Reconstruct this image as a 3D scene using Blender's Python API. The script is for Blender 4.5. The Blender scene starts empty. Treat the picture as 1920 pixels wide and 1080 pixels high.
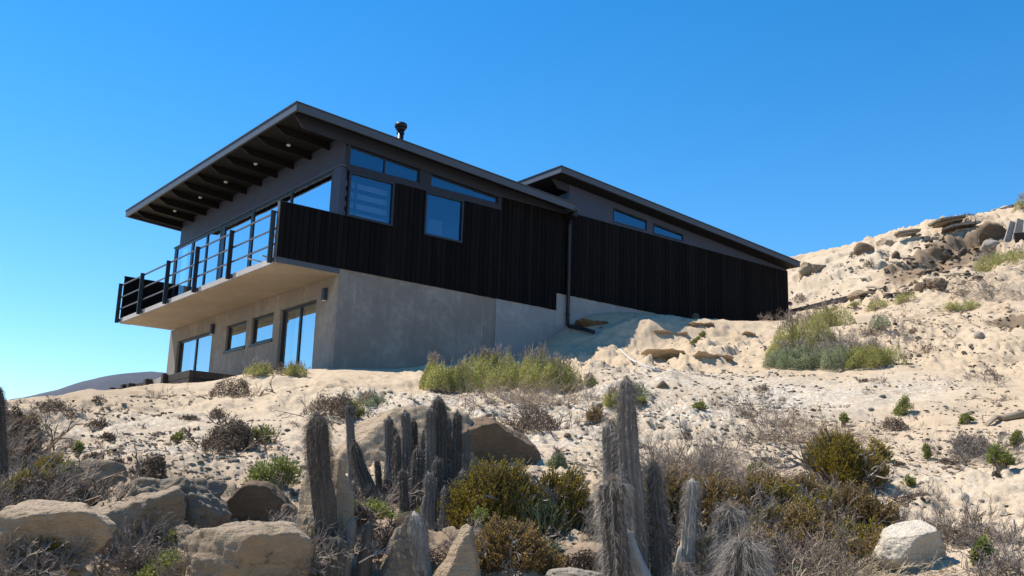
import bpy, bmesh, math, random
import numpy as np
from mathutils import Vector, Matrix

sc = bpy.context.scene
COL = sc.collection
rnd = random.Random(11)
rng = np.random.default_rng(7)

# ------------------------------------------------------------------ camera, sky, sun, exposure
YAW, PITCH, ROLL, FPX = math.radians(52.0617), math.radians(12.6258), math.radians(1.8072), 1919.46
CAM = np.array([-10.69139, -20.03524, -5.33708])
_c = np.array([math.cos(YAW) * math.cos(PITCH), math.sin(YAW) * math.cos(PITCH), math.sin(PITCH)])
_r0 = np.array([math.sin(YAW), -math.cos(YAW), 0.0])
_u0 = np.cross(_r0, _c)
_r = math.cos(ROLL) * _r0 + math.sin(ROLL) * _u0
_u = -math.sin(ROLL) * _r0 + math.cos(ROLL) * _u0

cam_data = bpy.data.cameras.new('camera')
cam = bpy.data.objects.new('camera', cam_data)
COL.objects.link(cam)
cam_data.sensor_width = 36.0
cam_data.lens = FPX / 1920.0 * 36.0
cam_data.clip_start, cam_data.clip_end = 0.1, 20000.0
m = Matrix.Identity(4)
for k in range(3):
    m[k][0], m[k][1], m[k][2], m[k][3] = _r[k], _u[k], -_c[k], CAM[k]
cam.matrix_world = m
sc.camera = cam

SUN_AZ, SUN_EL = math.radians(35.0), math.radians(57.0)      # azimuth from +Y towards -X
SUN_DIR = np.array([-math.sin(SUN_AZ) * math.cos(SUN_EL), math.cos(SUN_AZ) * math.cos(SUN_EL), math.sin(SUN_EL)])
world = bpy.data.worlds.new('World')
sc.world = world
world.use_nodes = True
wn, wl = world.node_tree.nodes, world.node_tree.links
wn.clear()
wo = wn.new('ShaderNodeOutputWorld')
bg = wn.new('ShaderNodeBackground')
sky = wn.new('ShaderNodeTexSky')
sky.sky_type = 'NISHITA'
sky.sun_disc = False
sky.sun_elevation = SUN_EL
sky.sun_rotation = -SUN_AZ
sky.altitude = 0.0
sky.air_density, sky.dust_density, sky.ozone_density = 1.0, 0.0, 3.0
hsv = wn.new('ShaderNodeHueSaturation')
hsv.inputs['Saturation'].default_value = 1.38
hsv.inputs['Hue'].default_value = 0.498
wl.new(sky.outputs[0], hsv.inputs['Color'])
wl.new(hsv.outputs[0], bg.inputs[0])
bg.inputs[1].default_value = 0.13
wl.new(bg.outputs[0], wo.inputs[0])

sun_l = bpy.data.lights.new('sun', 'SUN')
sun_l.energy = 5.0
sun_l.angle = math.radians(0.53)
sun_l.color = (1.0, 0.93, 0.82)
sun = bpy.data.objects.new('sun', sun_l)
COL.objects.link(sun)
sun.rotation_euler = Vector(SUN_DIR).to_track_quat('Z', 'Y').to_euler()
sun.location = (0, 0, 40)

vs = sc.view_settings
vs.view_transform, vs.look, vs.exposure, vs.gamma = 'Standard', 'None', 0.62, 1.0
vs.use_curve_mapping = False

# ------------------------------------------------------------------ pixel helpers (photo is 1920 x 1080)
def ray(px, py):
    return _c + (px - 960) / FPX * _r - (py - 540) / FPX * _u
def at(px, py, D):                       # point on the pixel's ray at horizontal distance D from the viewpoint
    d = ray(px, py)
    return CAM + d * (D / math.hypot(d[0], d[1]))
def hit(px, py, ax, val):
    d = ray(px, py)
    return CAM + d * ((val - CAM[ax]) / d[ax])

# ------------------------------------------------------------------ numpy noise
def _hash(i, j, k, s):
    n = (i.astype(np.uint32) * np.uint32(374761393) + j.astype(np.uint32) * np.uint32(668265263)
         + k.astype(np.uint32) * np.uint32(2246822519) + np.uint32((s * 3266489917) & 0xffffffff))
    n = (n ^ (n >> np.uint32(13))) * np.uint32(1274126177)
    n = n ^ (n >> np.uint32(16))
    return n.astype(np.float64) / 4294967295.0
def _sm(t): return t * t * t * (t * (t * 6 - 15) + 10)
def noise2(x, y, s=0):
    x = np.asarray(x, float); y = np.asarray(y, float)
    i, j = np.floor(x).astype(np.int64), np.floor(y).astype(np.int64)
    u, v = _sm(x - i), _sm(y - j)
    z = np.zeros_like(i)
    a, b = _hash(i, j, z, s), _hash(i + 1, j, z, s)
    c, d = _hash(i, j + 1, z, s), _hash(i + 1, j + 1, z, s)
    return (a * (1 - u) + b * u) * (1 - v) + (c * (1 - u) + d * u) * v * 1.0 - 0.5
def noise3(x, y, w, s=0):
    x = np.asarray(x, float); y = np.asarray(y, float); w = np.asarray(w, float)
    i, j, k = np.floor(x).astype(np.int64), np.floor(y).astype(np.int64), np.floor(w).astype(np.int64)
    u, v, t = _sm(x - i), _sm(y - j), _sm(w - k)
    o = 0
    for di in (0, 1):
        for dj in (0, 1):
            for dk in (0, 1):
                o = o + _hash(i + di, j + dj, k + dk, s) * (u if di else 1 - u) * (v if dj else 1 - v) * (t if dk else 1 - t)
    return o - 0.5
def fbm2(x, y, oct=4, s=0, gain=0.5):
    o, a, f = 0, 1.0, 1.0
    for k in range(oct):
        o = o + a * noise2(x * f + 17.3 * k, y * f - 9.1 * k, s + k)
        a *= gain; f *= 2.03
    return o
def fbm3(x, y, w, oct=4, s=0, gain=0.5):
    o, a, f = 0, 1.0, 1.0
    for k in range(oct):
        o = o + a * noise3(x * f + 7.3 * k, y * f - 3.1 * k, w * f + 5.7 * k, s + k)
        a *= gain; f *= 2.03
    return o

# ------------------------------------------------------------------ mesh helpers
ORG = {}
def setp(o, label=None, cat=None, group=None, kind=None):
    if label: o['label'] = label
    if cat: o['category'] = cat
    if group: o['group'] = group
    if kind: o['kind'] = kind
    return o
def thing(name, label, cat, loc, group=None):
    o = bpy.data.objects.new(name, None)
    o.empty_display_size = 0.2
    COL.objects.link(o)
    o.location = tuple(float(v) for v in loc)
    ORG[o.name] = np.array(loc, float)
    return setp(o, label, cat, group)
def mesh_np(name, V, F, mats, smooth=False, midx=None):
    """V (n,3); F (m,k) array of equal faces, or a list of lists"""
    me = bpy.data.meshes.new(name)
    V = np.asarray(V, np.float32)
    if isinstance(F, np.ndarray):
        n, k = F.shape
        me.vertices.add(len(V)); me.vertices.foreach_set('co', V.ravel())
        me.loops.add(n * k); me.loops.foreach_set('vertex_index', F.astype(np.int32).ravel())
        me.polygons.add(n)
        me.polygons.foreach_set('loop_start', np.arange(0, n * k, k, dtype=np.int32))
        if midx is not None: me.polygons.foreach_set('material_index', np.asarray(midx, np.int32))
        me.update(calc_edges=True)
    else:
        me.from_pydata([tuple(map(float, v)) for v in V], [], [list(map(int, f)) for f in F])
        if midx is not None: me.polygons.foreach_set('material_index', np.asarray(midx, np.int32))
        me.update()
    for mt in (mats if isinstance(mats, (list, tuple)) else [mats]): me.materials.append(mt)
    me.polygons.foreach_set('use_smooth', np.full(len(me.polygons), bool(smooth)))
    return me
def link(name, me, parent=None, loc=None):
    o = bpy.data.objects.new(name, me)
    COL.objects.link(o)
    if parent is not None:
        o.parent = parent
    if loc is not None: o.location = tuple(float(v) for v in loc)
    ORG[o.name] = (ORG[parent.name] if parent is not None else np.zeros(3)) + (np.array(loc, float) if loc is not None else 0)
    return o
def part(name, V, F, mats, parent, smooth=False):          # V in world coordinates; parents are never rotated
    V = np.asarray(V, float)
    ctr = (V.min(0) + V.max(0)) / 2
    base = ORG[parent.name] if parent is not None else np.zeros(3)
    return link(name, mesh_np(name, V - ctr, F, mats, smooth), parent, ctr - base)

def box_vf(x0, x1, y0, y1, z0, z1, bev=0.0):
    if bev <= 0:
        V = [(x, y, z) for z in (z0, z1) for y in (y0, y1) for x in (x0, x1)]
        F = [(0, 2, 3, 1), (4, 5, 7, 6), (0, 1, 5, 4), (2, 6, 7, 3), (0, 4, 6, 2), (1, 3, 7, 5)]
        return np.array(V, float), F
    bm = bmesh.new()
    bmesh.ops.create_cube(bm, size=1.0)
    for v in bm.verts:
        v.co = ((x0 + x1) / 2 + v.co.x * (x1 - x0), (y0 + y1) / 2 + v.co.y * (y1 - y0), (z0 + z1) / 2 + v.co.z * (z1 - z0))
    bmesh.ops.bevel(bm, geom=bm.edges[:], offset=bev, segments=1, affect='EDGES')
    V, F = bm_vf(bm)
    return V, F
def bm_vf(bm):
    bm.verts.ensure_lookup_table(); bm.verts.index_update()
    V = np.array([v.co[:] for v in bm.verts]); F = [[v.index for v in f.verts] for f in bm.faces]
    bm.free()
    return V, F
def join(*vfs):
    Vs, Fs, n = [], [], 0
    for V, F in vfs:
        Vs.append(np.asarray(V, float)); Fs += [[i + n for i in f] for f in F]; n += len(V)
    return np.concatenate(Vs), Fs
def prism(poly, ax, a0, a1):
    """extrude a 2-D polygon along axis ax from a0 to a1; poly holds the other two coordinates in xyz order"""
    n = len(poly); V = []
    for a in (a0, a1):
        for p in poly:
            q = list(p); q.insert(ax, a); V.append(q)
    F = [list(range(n))[::-1], list(range(n, 2 * n))] + [[i, (i + 1) % n, n + (i + 1) % n, n + i] for i in range(n)]
    bm = bmesh.new()
    vs = [bm.verts.new(v) for v in V]
    for f in F: bm.faces.new([vs[i] for i in f])
    bmesh.ops.recalc_face_normals(bm, faces=bm.faces[:])
    return bm_vf(bm)
def tube(pts, r, seg=10, caps=True):
    pts = [np.array(p, float) for p in pts]; n = len(pts)
    rs = r if isinstance(r, (list, tuple)) else [r] * n
    V, F = [], []
    up = np.array([0.3, 0.2, 0.93])
    for i, p in enumerate(pts):
        t = (pts[min(i + 1, n - 1)] - pts[max(i - 1, 0)]); t /= np.linalg.norm(t) + 1e-9
        a = np.cross(t, up)
        if np.linalg.norm(a) < 0.15: a = np.cross(t, [1, 0, 0])
        a /= np.linalg.norm(a); b = np.cross(t, a)
        for k in range(seg):
            w = 2 * math.pi * k / seg
            V.append(p + rs[i] * (math.cos(w) * a + math.sin(w) * b))
    for i in range(n - 1):
        for k in range(seg):
            k2 = (k + 1) % seg
            F.append([i * seg + k, i * seg + k2, (i + 1) * seg + k2, (i + 1) * seg + k])
    if caps:
        F.append(list(range(seg))[::-1]); F.append([(n - 1) * seg + k for k in range(seg)])
    return np.array(V), F
def lathe(prof, cx, cy, seg=18):
    V, F = [], []
    for r, z in prof:
        for k in range(seg):
            w = 2 * math.pi * k / seg
            V.append((cx + r * math.cos(w), cy + r * math.sin(w), z))
    for i in range(len(prof) - 1):
        for k in range(seg):
            k2 = (k + 1) % seg
            F.append([i * seg + k, i * seg + k2, (i + 1) * seg + k2, (i + 1) * seg + k])
    F.append(list(range(seg))[::-1]); F.append([(len(prof) - 1) * seg + k for k in range(seg)])
    return np.array(V), F
def wall_holes(u0, u1, z0, z1, holes, ax, p0, p1):
    """flat wall in (u, z) with rectangular holes; ax = axis of its thickness, from p0 to p1"""
    us = sorted({u0, u1, *[h[0] for h in holes], *[h[1] for h in holes]})
    zs = sorted({z0, z1, *[h[2] for h in holes], *[h[3] for h in holes]})
    solid = lambda i, j: 0 <= i < len(us) - 1 and 0 <= j < len(zs) - 1 and not any(
        h[0] - 1e-6 <= us[i] and us[i + 1] <= h[1] + 1e-6 and h[2] - 1e-6 <= zs[j] and zs[j + 1] <= h[3] + 1e-6 for h in holes)
    bm = bmesh.new(); cache = {}
    def v(u, z, p):
        k = (round(u, 5), round(z, 5), p)
        if k not in cache:
            cache[k] = bm.verts.new((p, u, z) if ax == 0 else (u, p, z))
        return cache[k]
    for i in range(len(us) - 1):
        for j in range(len(zs) - 1):
            if not solid(i, j): continue
            a, b, c, d = us[i], us[i + 1], zs[j], zs[j + 1]
            for p in (p0, p1): bm.faces.new([v(a, c, p), v(b, c, p), v(b, d, p), v(a, d, p)])
            for (di, dj, e) in ((-1, 0, ((a, c), (a, d))), (1, 0, ((b, c), (b, d))), (0, -1, ((a, c), (b, c))), (0, 1, ((a, d), (b, d)))):
                if not solid(i + di, j + dj):
                    bm.faces.new([v(*e[0], p0), v(*e[1], p0), v(*e[1], p1), v(*e[0], p1)])
    bmesh.ops.recalc_face_normals(bm, faces=bm.faces[:])
    return bm_vf(bm)

# ------------------------------------------------------------------ materials
class NT:
    def __init__(s, name):
        s.m = bpy.data.materials.new(name); s.m.use_nodes = True
        s.t = s.m.node_tree; s.n = s.t.nodes; s.l = s.t.links
        s.n.clear()
        s.out = s.n.new('ShaderNodeOutputMaterial')
        s.b = s.n.new('ShaderNodeBsdfPrincipled')
        s.l.new(s.b.outputs[0], s.out.inputs[0])
        s.co = s.n.new('ShaderNodeTexCoord')
        s.b.inputs['Specular IOR Level'].default_value = 0.3
    def mapped(s, scale=(1, 1, 1), kind='Object', rot=(0, 0, 0)):
        mp = s.n.new('ShaderNodeMapping'); mp.inputs['Scale'].default_value = scale; mp.inputs['Rotation'].default_value = rot
        if kind == 'World':
            g = s.n.new('ShaderNodeNewGeometry'); s.l.new(g.outputs['Position'], mp.inputs[0])
        else: s.l.new(s.co.outputs[kind], mp.inputs[0])
        return mp.outputs[0]
    def noise(s, vec, scale, detail=4, rough=0.55):
        k = s.n.new('ShaderNodeTexNoise'); k.inputs['Scale'].default_value = scale
        k.inputs['Detail'].default_value = detail; k.inputs['Roughness'].default_value = rough
        s.l.new(vec, k.inputs['Vector']); return k.outputs[0]
    def vor(s, vec, scale, out='Distance', feature='F1'):
        k = s.n.new('ShaderNodeTexVoronoi'); k.feature = feature; k.inputs['Scale'].default_value = scale
        s.l.new(vec, k.inputs['Vector']); return k.outputs[out]
    def ramp(s, fac, stops, interp='LINEAR'):
        k = s.n.new('ShaderNodeValToRGB'); k.color_ramp.interpolation = interp
        e = k.color_ramp.elements
        while len(e) > len(stops): e.remove(e[-1])
        while len(e) < len(stops): e.new(0.5)
        for el, (p, c) in zip(e, stops):
            el.position = p; el.color = (*c, 1) if len(c) == 3 else c
        s.l.new(fac, k.inputs[0]); return k.outputs[0]
    def fr(s, fac, a, b, lo=0.0, hi=1.0):
        k = s.n.new('ShaderNodeMapRange'); k.inputs[1].default_value = a; k.inputs[2].default_value = b
        k.inputs[3].default_value = lo; k.inputs[4].default_value = hi
        s.l.new(fac, k.inputs[0]); return k.outputs[0]
    def mix(s, fac, a, b, mode='MIX'):
        k = s.n.new('ShaderNodeMix'); k.data_type = 'RGBA'; k.blend_type = mode
        for inp, v in ((k.inputs[0], fac), (k.inputs[6], a), (k.inputs[7], b)):
            if hasattr(v, 'is_output'): s.l.new(v, inp)
            elif isinstance(v, (int, float)): inp.default_value = v
            else: inp.default_value = (*v, 1)
        return k.outputs[2]
    def math(s, op, a, b=0.0):
        k = s.n.new('ShaderNodeMath'); k.operation = op
        for inp, v in ((k.inputs[0], a), (k.inputs[1], b)):
            if hasattr(v, 'is_output'): s.l.new(v, inp)
            else: inp.default_value = v
        return k.outputs[0]
    def attr(s, name):
        k = s.n.new('ShaderNodeAttribute'); k.attribute_name = name; return k.outputs['Fac']
    def objrand(s):
        return s.n.new('ShaderNodeObjectInfo').outputs['Random']
    def island(s):
        return s.n.new('ShaderNodeNewGeometry').outputs['Random Per Island']
    def color(s, c):
        if hasattr(c, 'is_output'): s.l.new(c, s.b.inputs['Base Color'])
        else: s.b.inputs['Base Color'].default_value = (*c, 1)
    def rough(s, v):
        if hasattr(v, 'is_output'): s.l.new(v, s.b.inputs['Roughness'])
        else: s.b.inputs['Roughness'].default_value = v
    def bump(s, h, strength=0.4, dist=0.02):
        k = s.n.new('ShaderNodeBump'); k.inputs['Strength'].default_value = strength; k.inputs['Distance'].default_value = dist
        s.l.new(h, k.inputs['Height']); s.l.new(k.outputs[0], s.b.inputs['Normal'])

def mat_ground():
    s = NT('sand_and_gravel')
    w = s.mapped(kind='World')
    n1 = s.noise(w, 0.7, 5); n2 = s.noise(w, 5.0, 5, 0.65); n3 = s.noise(w, 38.0, 4, 0.7)
    sand = s.ramp(n1, [(0.3, (0.445, 0.338, 0.226)), (0.7, (0.525, 0.415, 0.290))])
    sand = s.mix(s.fr(n2, 0.35, 0.7, 0, 0.55), sand, (0.390, 0.300, 0.205))
    # pale gravel of crushed shell and stone
    v = s.vor(w, 16.0, 'Color'); vd = s.vor(w, 16.0, 'Distance')
    sep = s.n.new('ShaderNodeSeparateColor'); s.l.new(v, sep.inputs[0])
    chips = s.ramp(sep.outputs[0], [(0.0, (0.2400, 0.2000, 0.1520)), (0.25, (0.4400, 0.3760, 0.2960)), (0.6, (0.5600, 0.5040, 0.4240)), (1.0, (0.6240, 0.5920, 0.5360))])
    grav = s.mix(s.fr(vd, 0.35, 0.65), chips, (0.4000, 0.3360, 0.2560))
    g = s.attr('gravel')
    gm = s.math('MULTIPLY', g, s.fr(s.math('ADD', n2, s.math('MULTIPLY', n1, 0.6)), 0.62, 0.95, 0.15, 1.0))
    col = s.mix(gm, sand, grav)
    # brown slumped earth
    dirt = s.ramp(n2, [(0.3, (0.1040, 0.0704, 0.0440)), (0.7, (0.2400, 0.1680, 0.1080))])
    col = s.mix(s.math('MULTIPLY', s.attr('dirt'), s.fr(n2, 0.3, 0.6, 0.55, 1.0)), col, dirt)
    # specks and dark bits of litter
    sp = s.fr(s.noise(w, 60.0, 2, 0.5), 0.66, 0.72)
    col = s.mix(s.math('MULTIPLY', sp, 0.8), col, (0.0800, 0.0600, 0.0440))
    col = s.mix(s.math('MULTIPLY', s.fr(s.noise(w, 2.6, 7, 0.72), 0.56, 0.70), 0.6), col, (0.2160, 0.1600, 0.1120))
    s.color(col); s.rough(0.95); s.b.inputs['Specular IOR Level'].default_value = 0.1
    h = s.math('ADD', s.math('MULTIPLY', n3, 0.6), s.math('MULTIPLY', s.math('SUBTRACT', 1.0, vd), s.math('MULTIPLY', gm, 0.8)))
    s.bump(h, 0.75, 0.03)
    return s.m

def mat_rock(name, cols, band=0.5, scale=1.0, stain=(0.14, 0.11, 0.085), stain_amt=0.5):
    s = NT(name)
    o = s.mapped((1.0, 1.0, 1.0), 'Object')
    n1 = s.noise(o, 1.6 * scale, 6, 0.6); n2 = s.noise(o, 14 * scale, 5, 0.65)
    st = s.mapped((1.5, 1.5, 9.0), 'Object', (0.25, 0.3, 0.0))
    n3 = s.noise(st, 3.2 * scale, 6, 0.7)
    base = s.ramp(n1, [(0.25, cols[0]), (0.5, cols[1]), (0.75, cols[2])])
    base = s.mix(s.fr(n3, 0.45, 0.72, 0, band), base, tuple(c * 0.62 for c in cols[0]))
    base = s.mix(s.math('MULTIPLY', s.fr(n2, 0.5, 0.72), 0.35), base, cols[2])
    base = s.mix(s.math('MULTIPLY', s.fr(s.noise(o, 0.9 * scale, 7, 0.7), 0.56, 0.70), stain_amt), base, stain)
    sh = s.mix(s.objrand(), (0.86, 0.86, 0.86), (1.12, 1.10, 1.06))
    base = s.mix(1.0, base, sh, 'MULTIPLY')
    s.color(base); s.rough(0.92); s.b.inputs['Specular IOR Level'].default_value = 0.15
    s.bump(s.math('ADD', s.math('MULTIPLY', n3, 0.9), s.math('ADD', s.math('MULTIPLY', n2, 0.6), s.math('MULTIPLY', s.noise(o, 45 * scale, 4, 0.7), 0.35))), 1.0, 0.05)
    return s.m

def mat_concrete(name, c0, c1, streak=0.35):
    s = NT(name)
    w = s.mapped(kind='World')
    n1 = s.noise(w, 0.55, 7, 0.65); n2 = s.noise(w, 6.0, 6, 0.65)
    n3 = s.noise(s.mapped((3.4, 3.4, 0.30), 'World'), 1.6, 5, 0.65)
    col = s.ramp(s.math('ADD', s.math('MULTIPLY', n1, 0.7), s.math('MULTIPLY', n2, 0.3)), [(0.30, tuple(v * 0.92 for v in c0)), (0.48, c0), (0.70, tuple(v * 1.05 for v in c1))])
    col = s.mix(s.fr(n3, 0.48, 0.72, 0, streak), col, tuple(v * 0.60 for v in c0))
    col = s.mix(s.fr(s.noise(w, 2.2, 8, 0.72), 0.57, 0.70, 0, 0.4), col, tuple(min(v * 1.22, .7) for v in c1))
    col = s.mix(s.fr(s.noise(s.mapped((5.0, 5.0, 0.22), 'World'), 2.6, 3, 0.5), 0.66, 0.74, 0, 0.45), col, tuple(min(v * 1.5, .7) for v in c1))
    col = s.mix(s.fr(s.noise(w, 24, 2, 0.5), 0.68, 0.75, 0, 0.4), col, tuple(v * 0.55 for v in c0))
    # hairline cracks
    cw = s.n.new('ShaderNodeVectorMath'); cw.operation = 'ADD'
    nz = s.n.new('ShaderNodeTexNoise'); nz.inputs['Scale'].default_value = 1.3; s.l.new(w, nz.inputs['Vector'])
    s.l.new(w, cw.inputs[0]); s.l.new(nz.outputs['Color'], cw.inputs[1])
    cr = s.vor(cw.outputs[0], 0.42, 'Distance', 'DISTANCE_TO_EDGE')
    col = s.mix(s.fr(cr, 0.0, 0.005, 0.22, 0.0), col, tuple(v * 0.4 for v in c0))
    s.color(col); s.rough(0.88)
    s.bump(s.math('ADD', n2, s.math('MULTIPLY', s.noise(w, 40, 3, 0.6), 0.4)), 0.3, 0.02)
    return s.m

def mat_board():
    s = NT('black_stained_timber')
    o = s.mapped((9.0, 9.0, 0.45), 'World')
    n1 = s.noise(o, 1.8, 6, 0.65); n2 = s.noise(s.mapped((60, 60, 2.0), 'World'), 1.0, 4, 0.6)
    base = s.ramp(s.objrand(), [(0.0, (0.0016, 0.0016, 0.0024)), (0.6, (0.0042, 0.0038, 0.0042)), (1.0, (0.0066, 0.0057, 0.0056))])
    col = s.mix(s.fr(n1, 0.56, 0.78, 0, 0.55), base, (0.042, 0.031, 0.024))
    col = s.mix(s.fr(n2, 0.55, 0.8, 0, 0.35), col, (0.0105, 0.0092, 0.0088))
    col = s.mix(s.fr(s.noise(s.mapped((14, 14, 0.9), 'World'), 1.1, 4, 0.6), 0.68, 0.76, 0, 0.5), col, (0.070, 0.056, 0.046))
    s.color(col); s.rough(s.fr(n1, 0.3, 0.7, 0.55, 0.8)); s.b.inputs['Specular IOR Level'].default_value = 0.08
    s.bump(n2, 0.3, 0.006)
    return s.m

def mat_paint(name, c, rough=0.5, metal=0.0, var=0.25, spec=0.35):
    s = NT(name)
    w = s.mapped(kind='World')
    n = s.noise(w, 1.7, 5, 0.6); n2 = s.noise(s.mapped((4, 4, 0.8), 'World'), 3.0, 4, 0.6)
    f = s.math('ADD', s.math('MULTIPLY', n, 0.6), s.math('MULTIPLY', n2, 0.4))
    s.color(s.ramp(f, [(0.3, tuple(v * (1 - var) for v in c)), (0.7, tuple(v * (1 + var) for v in c))]))
    s.rough(s.fr(n2, 0.3, 0.7, rough - 0.08, rough + 0.1)); s.b.inputs['Metallic'].default_value = metal
    s.b.inputs['Specular IOR Level'].default_value = spec
    s.bump(n2, 0.05, 0.01)
    return s.m

def mat_wood(name, c0, c1, rough=0.85):
    s = NT(name)
    o = s.mapped((2.5, 14.0, 14.0), 'Object')
    n = s.noise(o, 2.2, 6, 0.65); n2 = s.noise(s.mapped(), 3.0, 4)
    s.color(s.mix(s.fr(n2, 0.4, 0.7, 0, 0.5), s.ramp(n, [(0.3, c0), (0.7, c1)]), tuple(v * 0.6 for v in c0)))
    s.rough(rough); s.bump(n, 0.5, 0.01)
    return s.m

def mat_glass(name, refl, tint, gcol=(0.75, 0.90, 1.0)):
    """coated window glass: part mirror, part see-through"""
    s = NT(name)
    s.n.remove(s.b)
    gl = s.n.new('ShaderNodeBsdfGlossy'); gl.inputs['Roughness'].default_value = 0.0; gl.inputs['Color'].default_value = (*gcol, 1)
    tr = s.n.new('ShaderNodeBsdfTransparent'); tr.inputs['Color'].default_value = (*tint, 1)
    lw = s.n.new('ShaderNodeLayerWeight'); lw.inputs['Blend'].default_value = 0.35
    w = s.mapped(kind='World'); nz = s.noise(w, 0.9, 2, 0.4)
    bp = s.n.new('ShaderNodeBump'); bp.inputs['Strength'].default_value = 0.03; bp.inputs['Distance'].default_value = 0.05
    s.l.new(nz, bp.inputs['Height']); s.l.new(bp.outputs[0], gl.inputs['Normal'])
    mx = s.n.new('ShaderNodeMixShader')
    s.l.new(s.fr(lw.outputs['Fresnel'], 0.0, 0.6, refl, min(1.0, refl + 0.25)), mx.inputs[0])
    s.l.new(tr.outputs[0], mx.inputs[1]); s.l.new(gl.outputs[0], mx.inputs[2])
    s.l.new(mx.outputs[0], s.out.inputs[0])
    return s.m

def mat_plant(name, cols, rough=0.65, trans=0.25):
    s = NT(name)
    n = len(cols)
    c = s.ramp(s.island(), [(i / max(1, n - 1), cc) for i, cc in enumerate(cols)])
    nz = s.noise(s.mapped(kind='World'), 3.2, 3)
    c = s.mix(s.fr(nz, 0.35, 0.65, 0, 0.35), c, tuple(v * 0.72 for v in cols[len(cols) // 2]))
    s.color(c); s.rough(rough); s.b.inputs['Specular IOR Level'].default_value = 0.2
    if trans > 0:
        t = s.n.new('ShaderNodeBsdfTranslucent'); s.l.new(c, t.inputs[0])
        mx = s.n.new('ShaderNodeMixShader'); mx.inputs[0].default_value = trans
        s.l.new(s.b.outputs[0], mx.inputs[1]); s.l.new(t.outputs[0], mx.inputs[2]); s.l.new(mx.outputs[0], s.out.inputs[0])
    return s.m

def mat_cactus(name, c0, c1):
    s = NT(name)
    o = s.mapped((1, 1, 0.35), 'Object')
    n = s.noise(o, 9.0, 6, 0.65); n2 = s.noise(s.mapped((1, 1, 0.06)), 60.0, 4, 0.6)
    f = s.math('ADD', s.math('MULTIPLY', n, 0.55), s.math('MULTIPLY', n2, 0.45))
    s.color(s.ramp(f, [(0.3, c0), (0.7, c1)])); s.rough(0.9)
    s.bump(f, 0.7, 0.012)
    return s.m

M = {}
M['ground'] = mat_ground()
M['sandstone'] = mat_rock('sandstone', [(0.3024, 0.2226, 0.1512), (0.3948, 0.3024, 0.2100), (0.4704, 0.3780, 0.2772)], 0.35, 1.0, stain_amt=0.3)
M['brownstone'] = mat_rock('brown_sandstone', [(0.1488, 0.1023, 0.0651), (0.1984, 0.1395, 0.0930), (0.2604, 0.1984, 0.1364)], 0.45, 1.0, stain_amt=0.4)
M['greystone'] = mat_rock('grey_stained_stone', [(0.1646, 0.1346, 0.1047), (0.2693, 0.2169, 0.1608), (0.3740, 0.3216, 0.2618)], 0.5, 1.2, stain=(0.0898, 0.0785, 0.0673), stain_amt=0.7)
M['whitestone'] = mat_rock('white_stone', [(0.5616, 0.4752, 0.3672), (0.6696, 0.5886, 0.4752), (0.7560, 0.6912, 0.5940)], 0.3, 1.6, stain=(0.4104, 0.3024, 0.1944), stain_amt=0.5)
M['palestone'] = mat_rock('pale_stone', [(0.3520, 0.3040, 0.2400), (0.4480, 0.4000, 0.3360), (0.5280, 0.4960, 0.4400)], 0.3, 3.0)
M['darkstone'] = mat_rock('dark_stone', [(0.0806, 0.0620, 0.0465), (0.1364, 0.1054, 0.0775), (0.1984, 0.1612, 0.1240)], 0.4, 3.0)
M['ledge'] = mat_rock('sand_ledge', [(0.3200, 0.2280, 0.1400), (0.3840, 0.2800, 0.1760), (0.4480, 0.3360, 0.2240)], 0.55, 1.5, stain_amt=0.3)
M['conc'] = mat_concrete('rendered_concrete', (0.2004, 0.1830, 0.1641), (0.3125, 0.2850, 0.2572), 0.30)
M['concpale'] = mat_concrete('pale_rendered_concrete', (0.2408, 0.2464, 0.2520), (0.3248, 0.3304, 0.3360), 0.2)
M['soffit'] = mat_concrete('cast_concrete', (0.2899, 0.2464, 0.1925), (0.3558, 0.3096, 0.2449), 0.1)
M['slabedge'] = mat_concrete('pale_concrete', (0.3600, 0.3400, 0.3250), (0.4300, 0.4100, 0.3950), 0.2)
M['board'] = mat_board()
M['fascia'] = mat_paint('grey_metal_paint', (0.040, 0.050, 0.068), 0.56, 0.35, 0.15, 1.0)
M['siding'] = mat_paint('grey_siding_paint', (0.0318, 0.0441, 0.0808), 0.6, 0.0, 0.15)
M['beam'] = mat_paint('charcoal_beam_paint', (0.0122, 0.0167, 0.0300), 0.6, 0.0, 0.2)
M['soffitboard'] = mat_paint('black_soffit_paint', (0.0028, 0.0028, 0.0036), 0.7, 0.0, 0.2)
M['frame'] = mat_paint('window_frame_paint', (0.0112, 0.0144, 0.0240), 0.4, 0.0, 0.15)
M['rail'] = mat_paint('railing_paint', (0.0096, 0.0104, 0.0128), 0.4, 0.0, 0.2, 0.5)
M['raillit'] = mat_paint('sunlit_rail_paint', (0.0800, 0.0680, 0.0600), 0.45, 0.0, 0.2, 0.5)  # rail paint lightened to the tan of sunlight, for rails and parapet end
M['pipe'] = mat_paint('black_pipe', (0.0096, 0.0104, 0.0144), 0.4, 0.0, 0.2)
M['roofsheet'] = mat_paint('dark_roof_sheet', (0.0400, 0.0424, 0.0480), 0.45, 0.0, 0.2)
M['white'] = mat_paint('white_plastic', (0.6375, 0.6375, 0.6205), 0.4, 0.0, 0.05)
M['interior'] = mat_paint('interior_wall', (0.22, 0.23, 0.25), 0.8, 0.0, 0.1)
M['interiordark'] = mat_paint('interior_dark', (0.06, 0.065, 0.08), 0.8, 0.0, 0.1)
M['curtain'] = mat_paint('curtain_cloth', (0.4284, 0.4284, 0.4284), 0.9, 0.0, 0.05)
M['glassfront'] = mat_glass('front_window_glass', 0.44, (0.55, 0.66, 0.75))
M['glassside'] = mat_glass('side_window_glass', 0.17, (0.35, 0.46, 0.62), (0.42, 0.74, 1.0))
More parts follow.
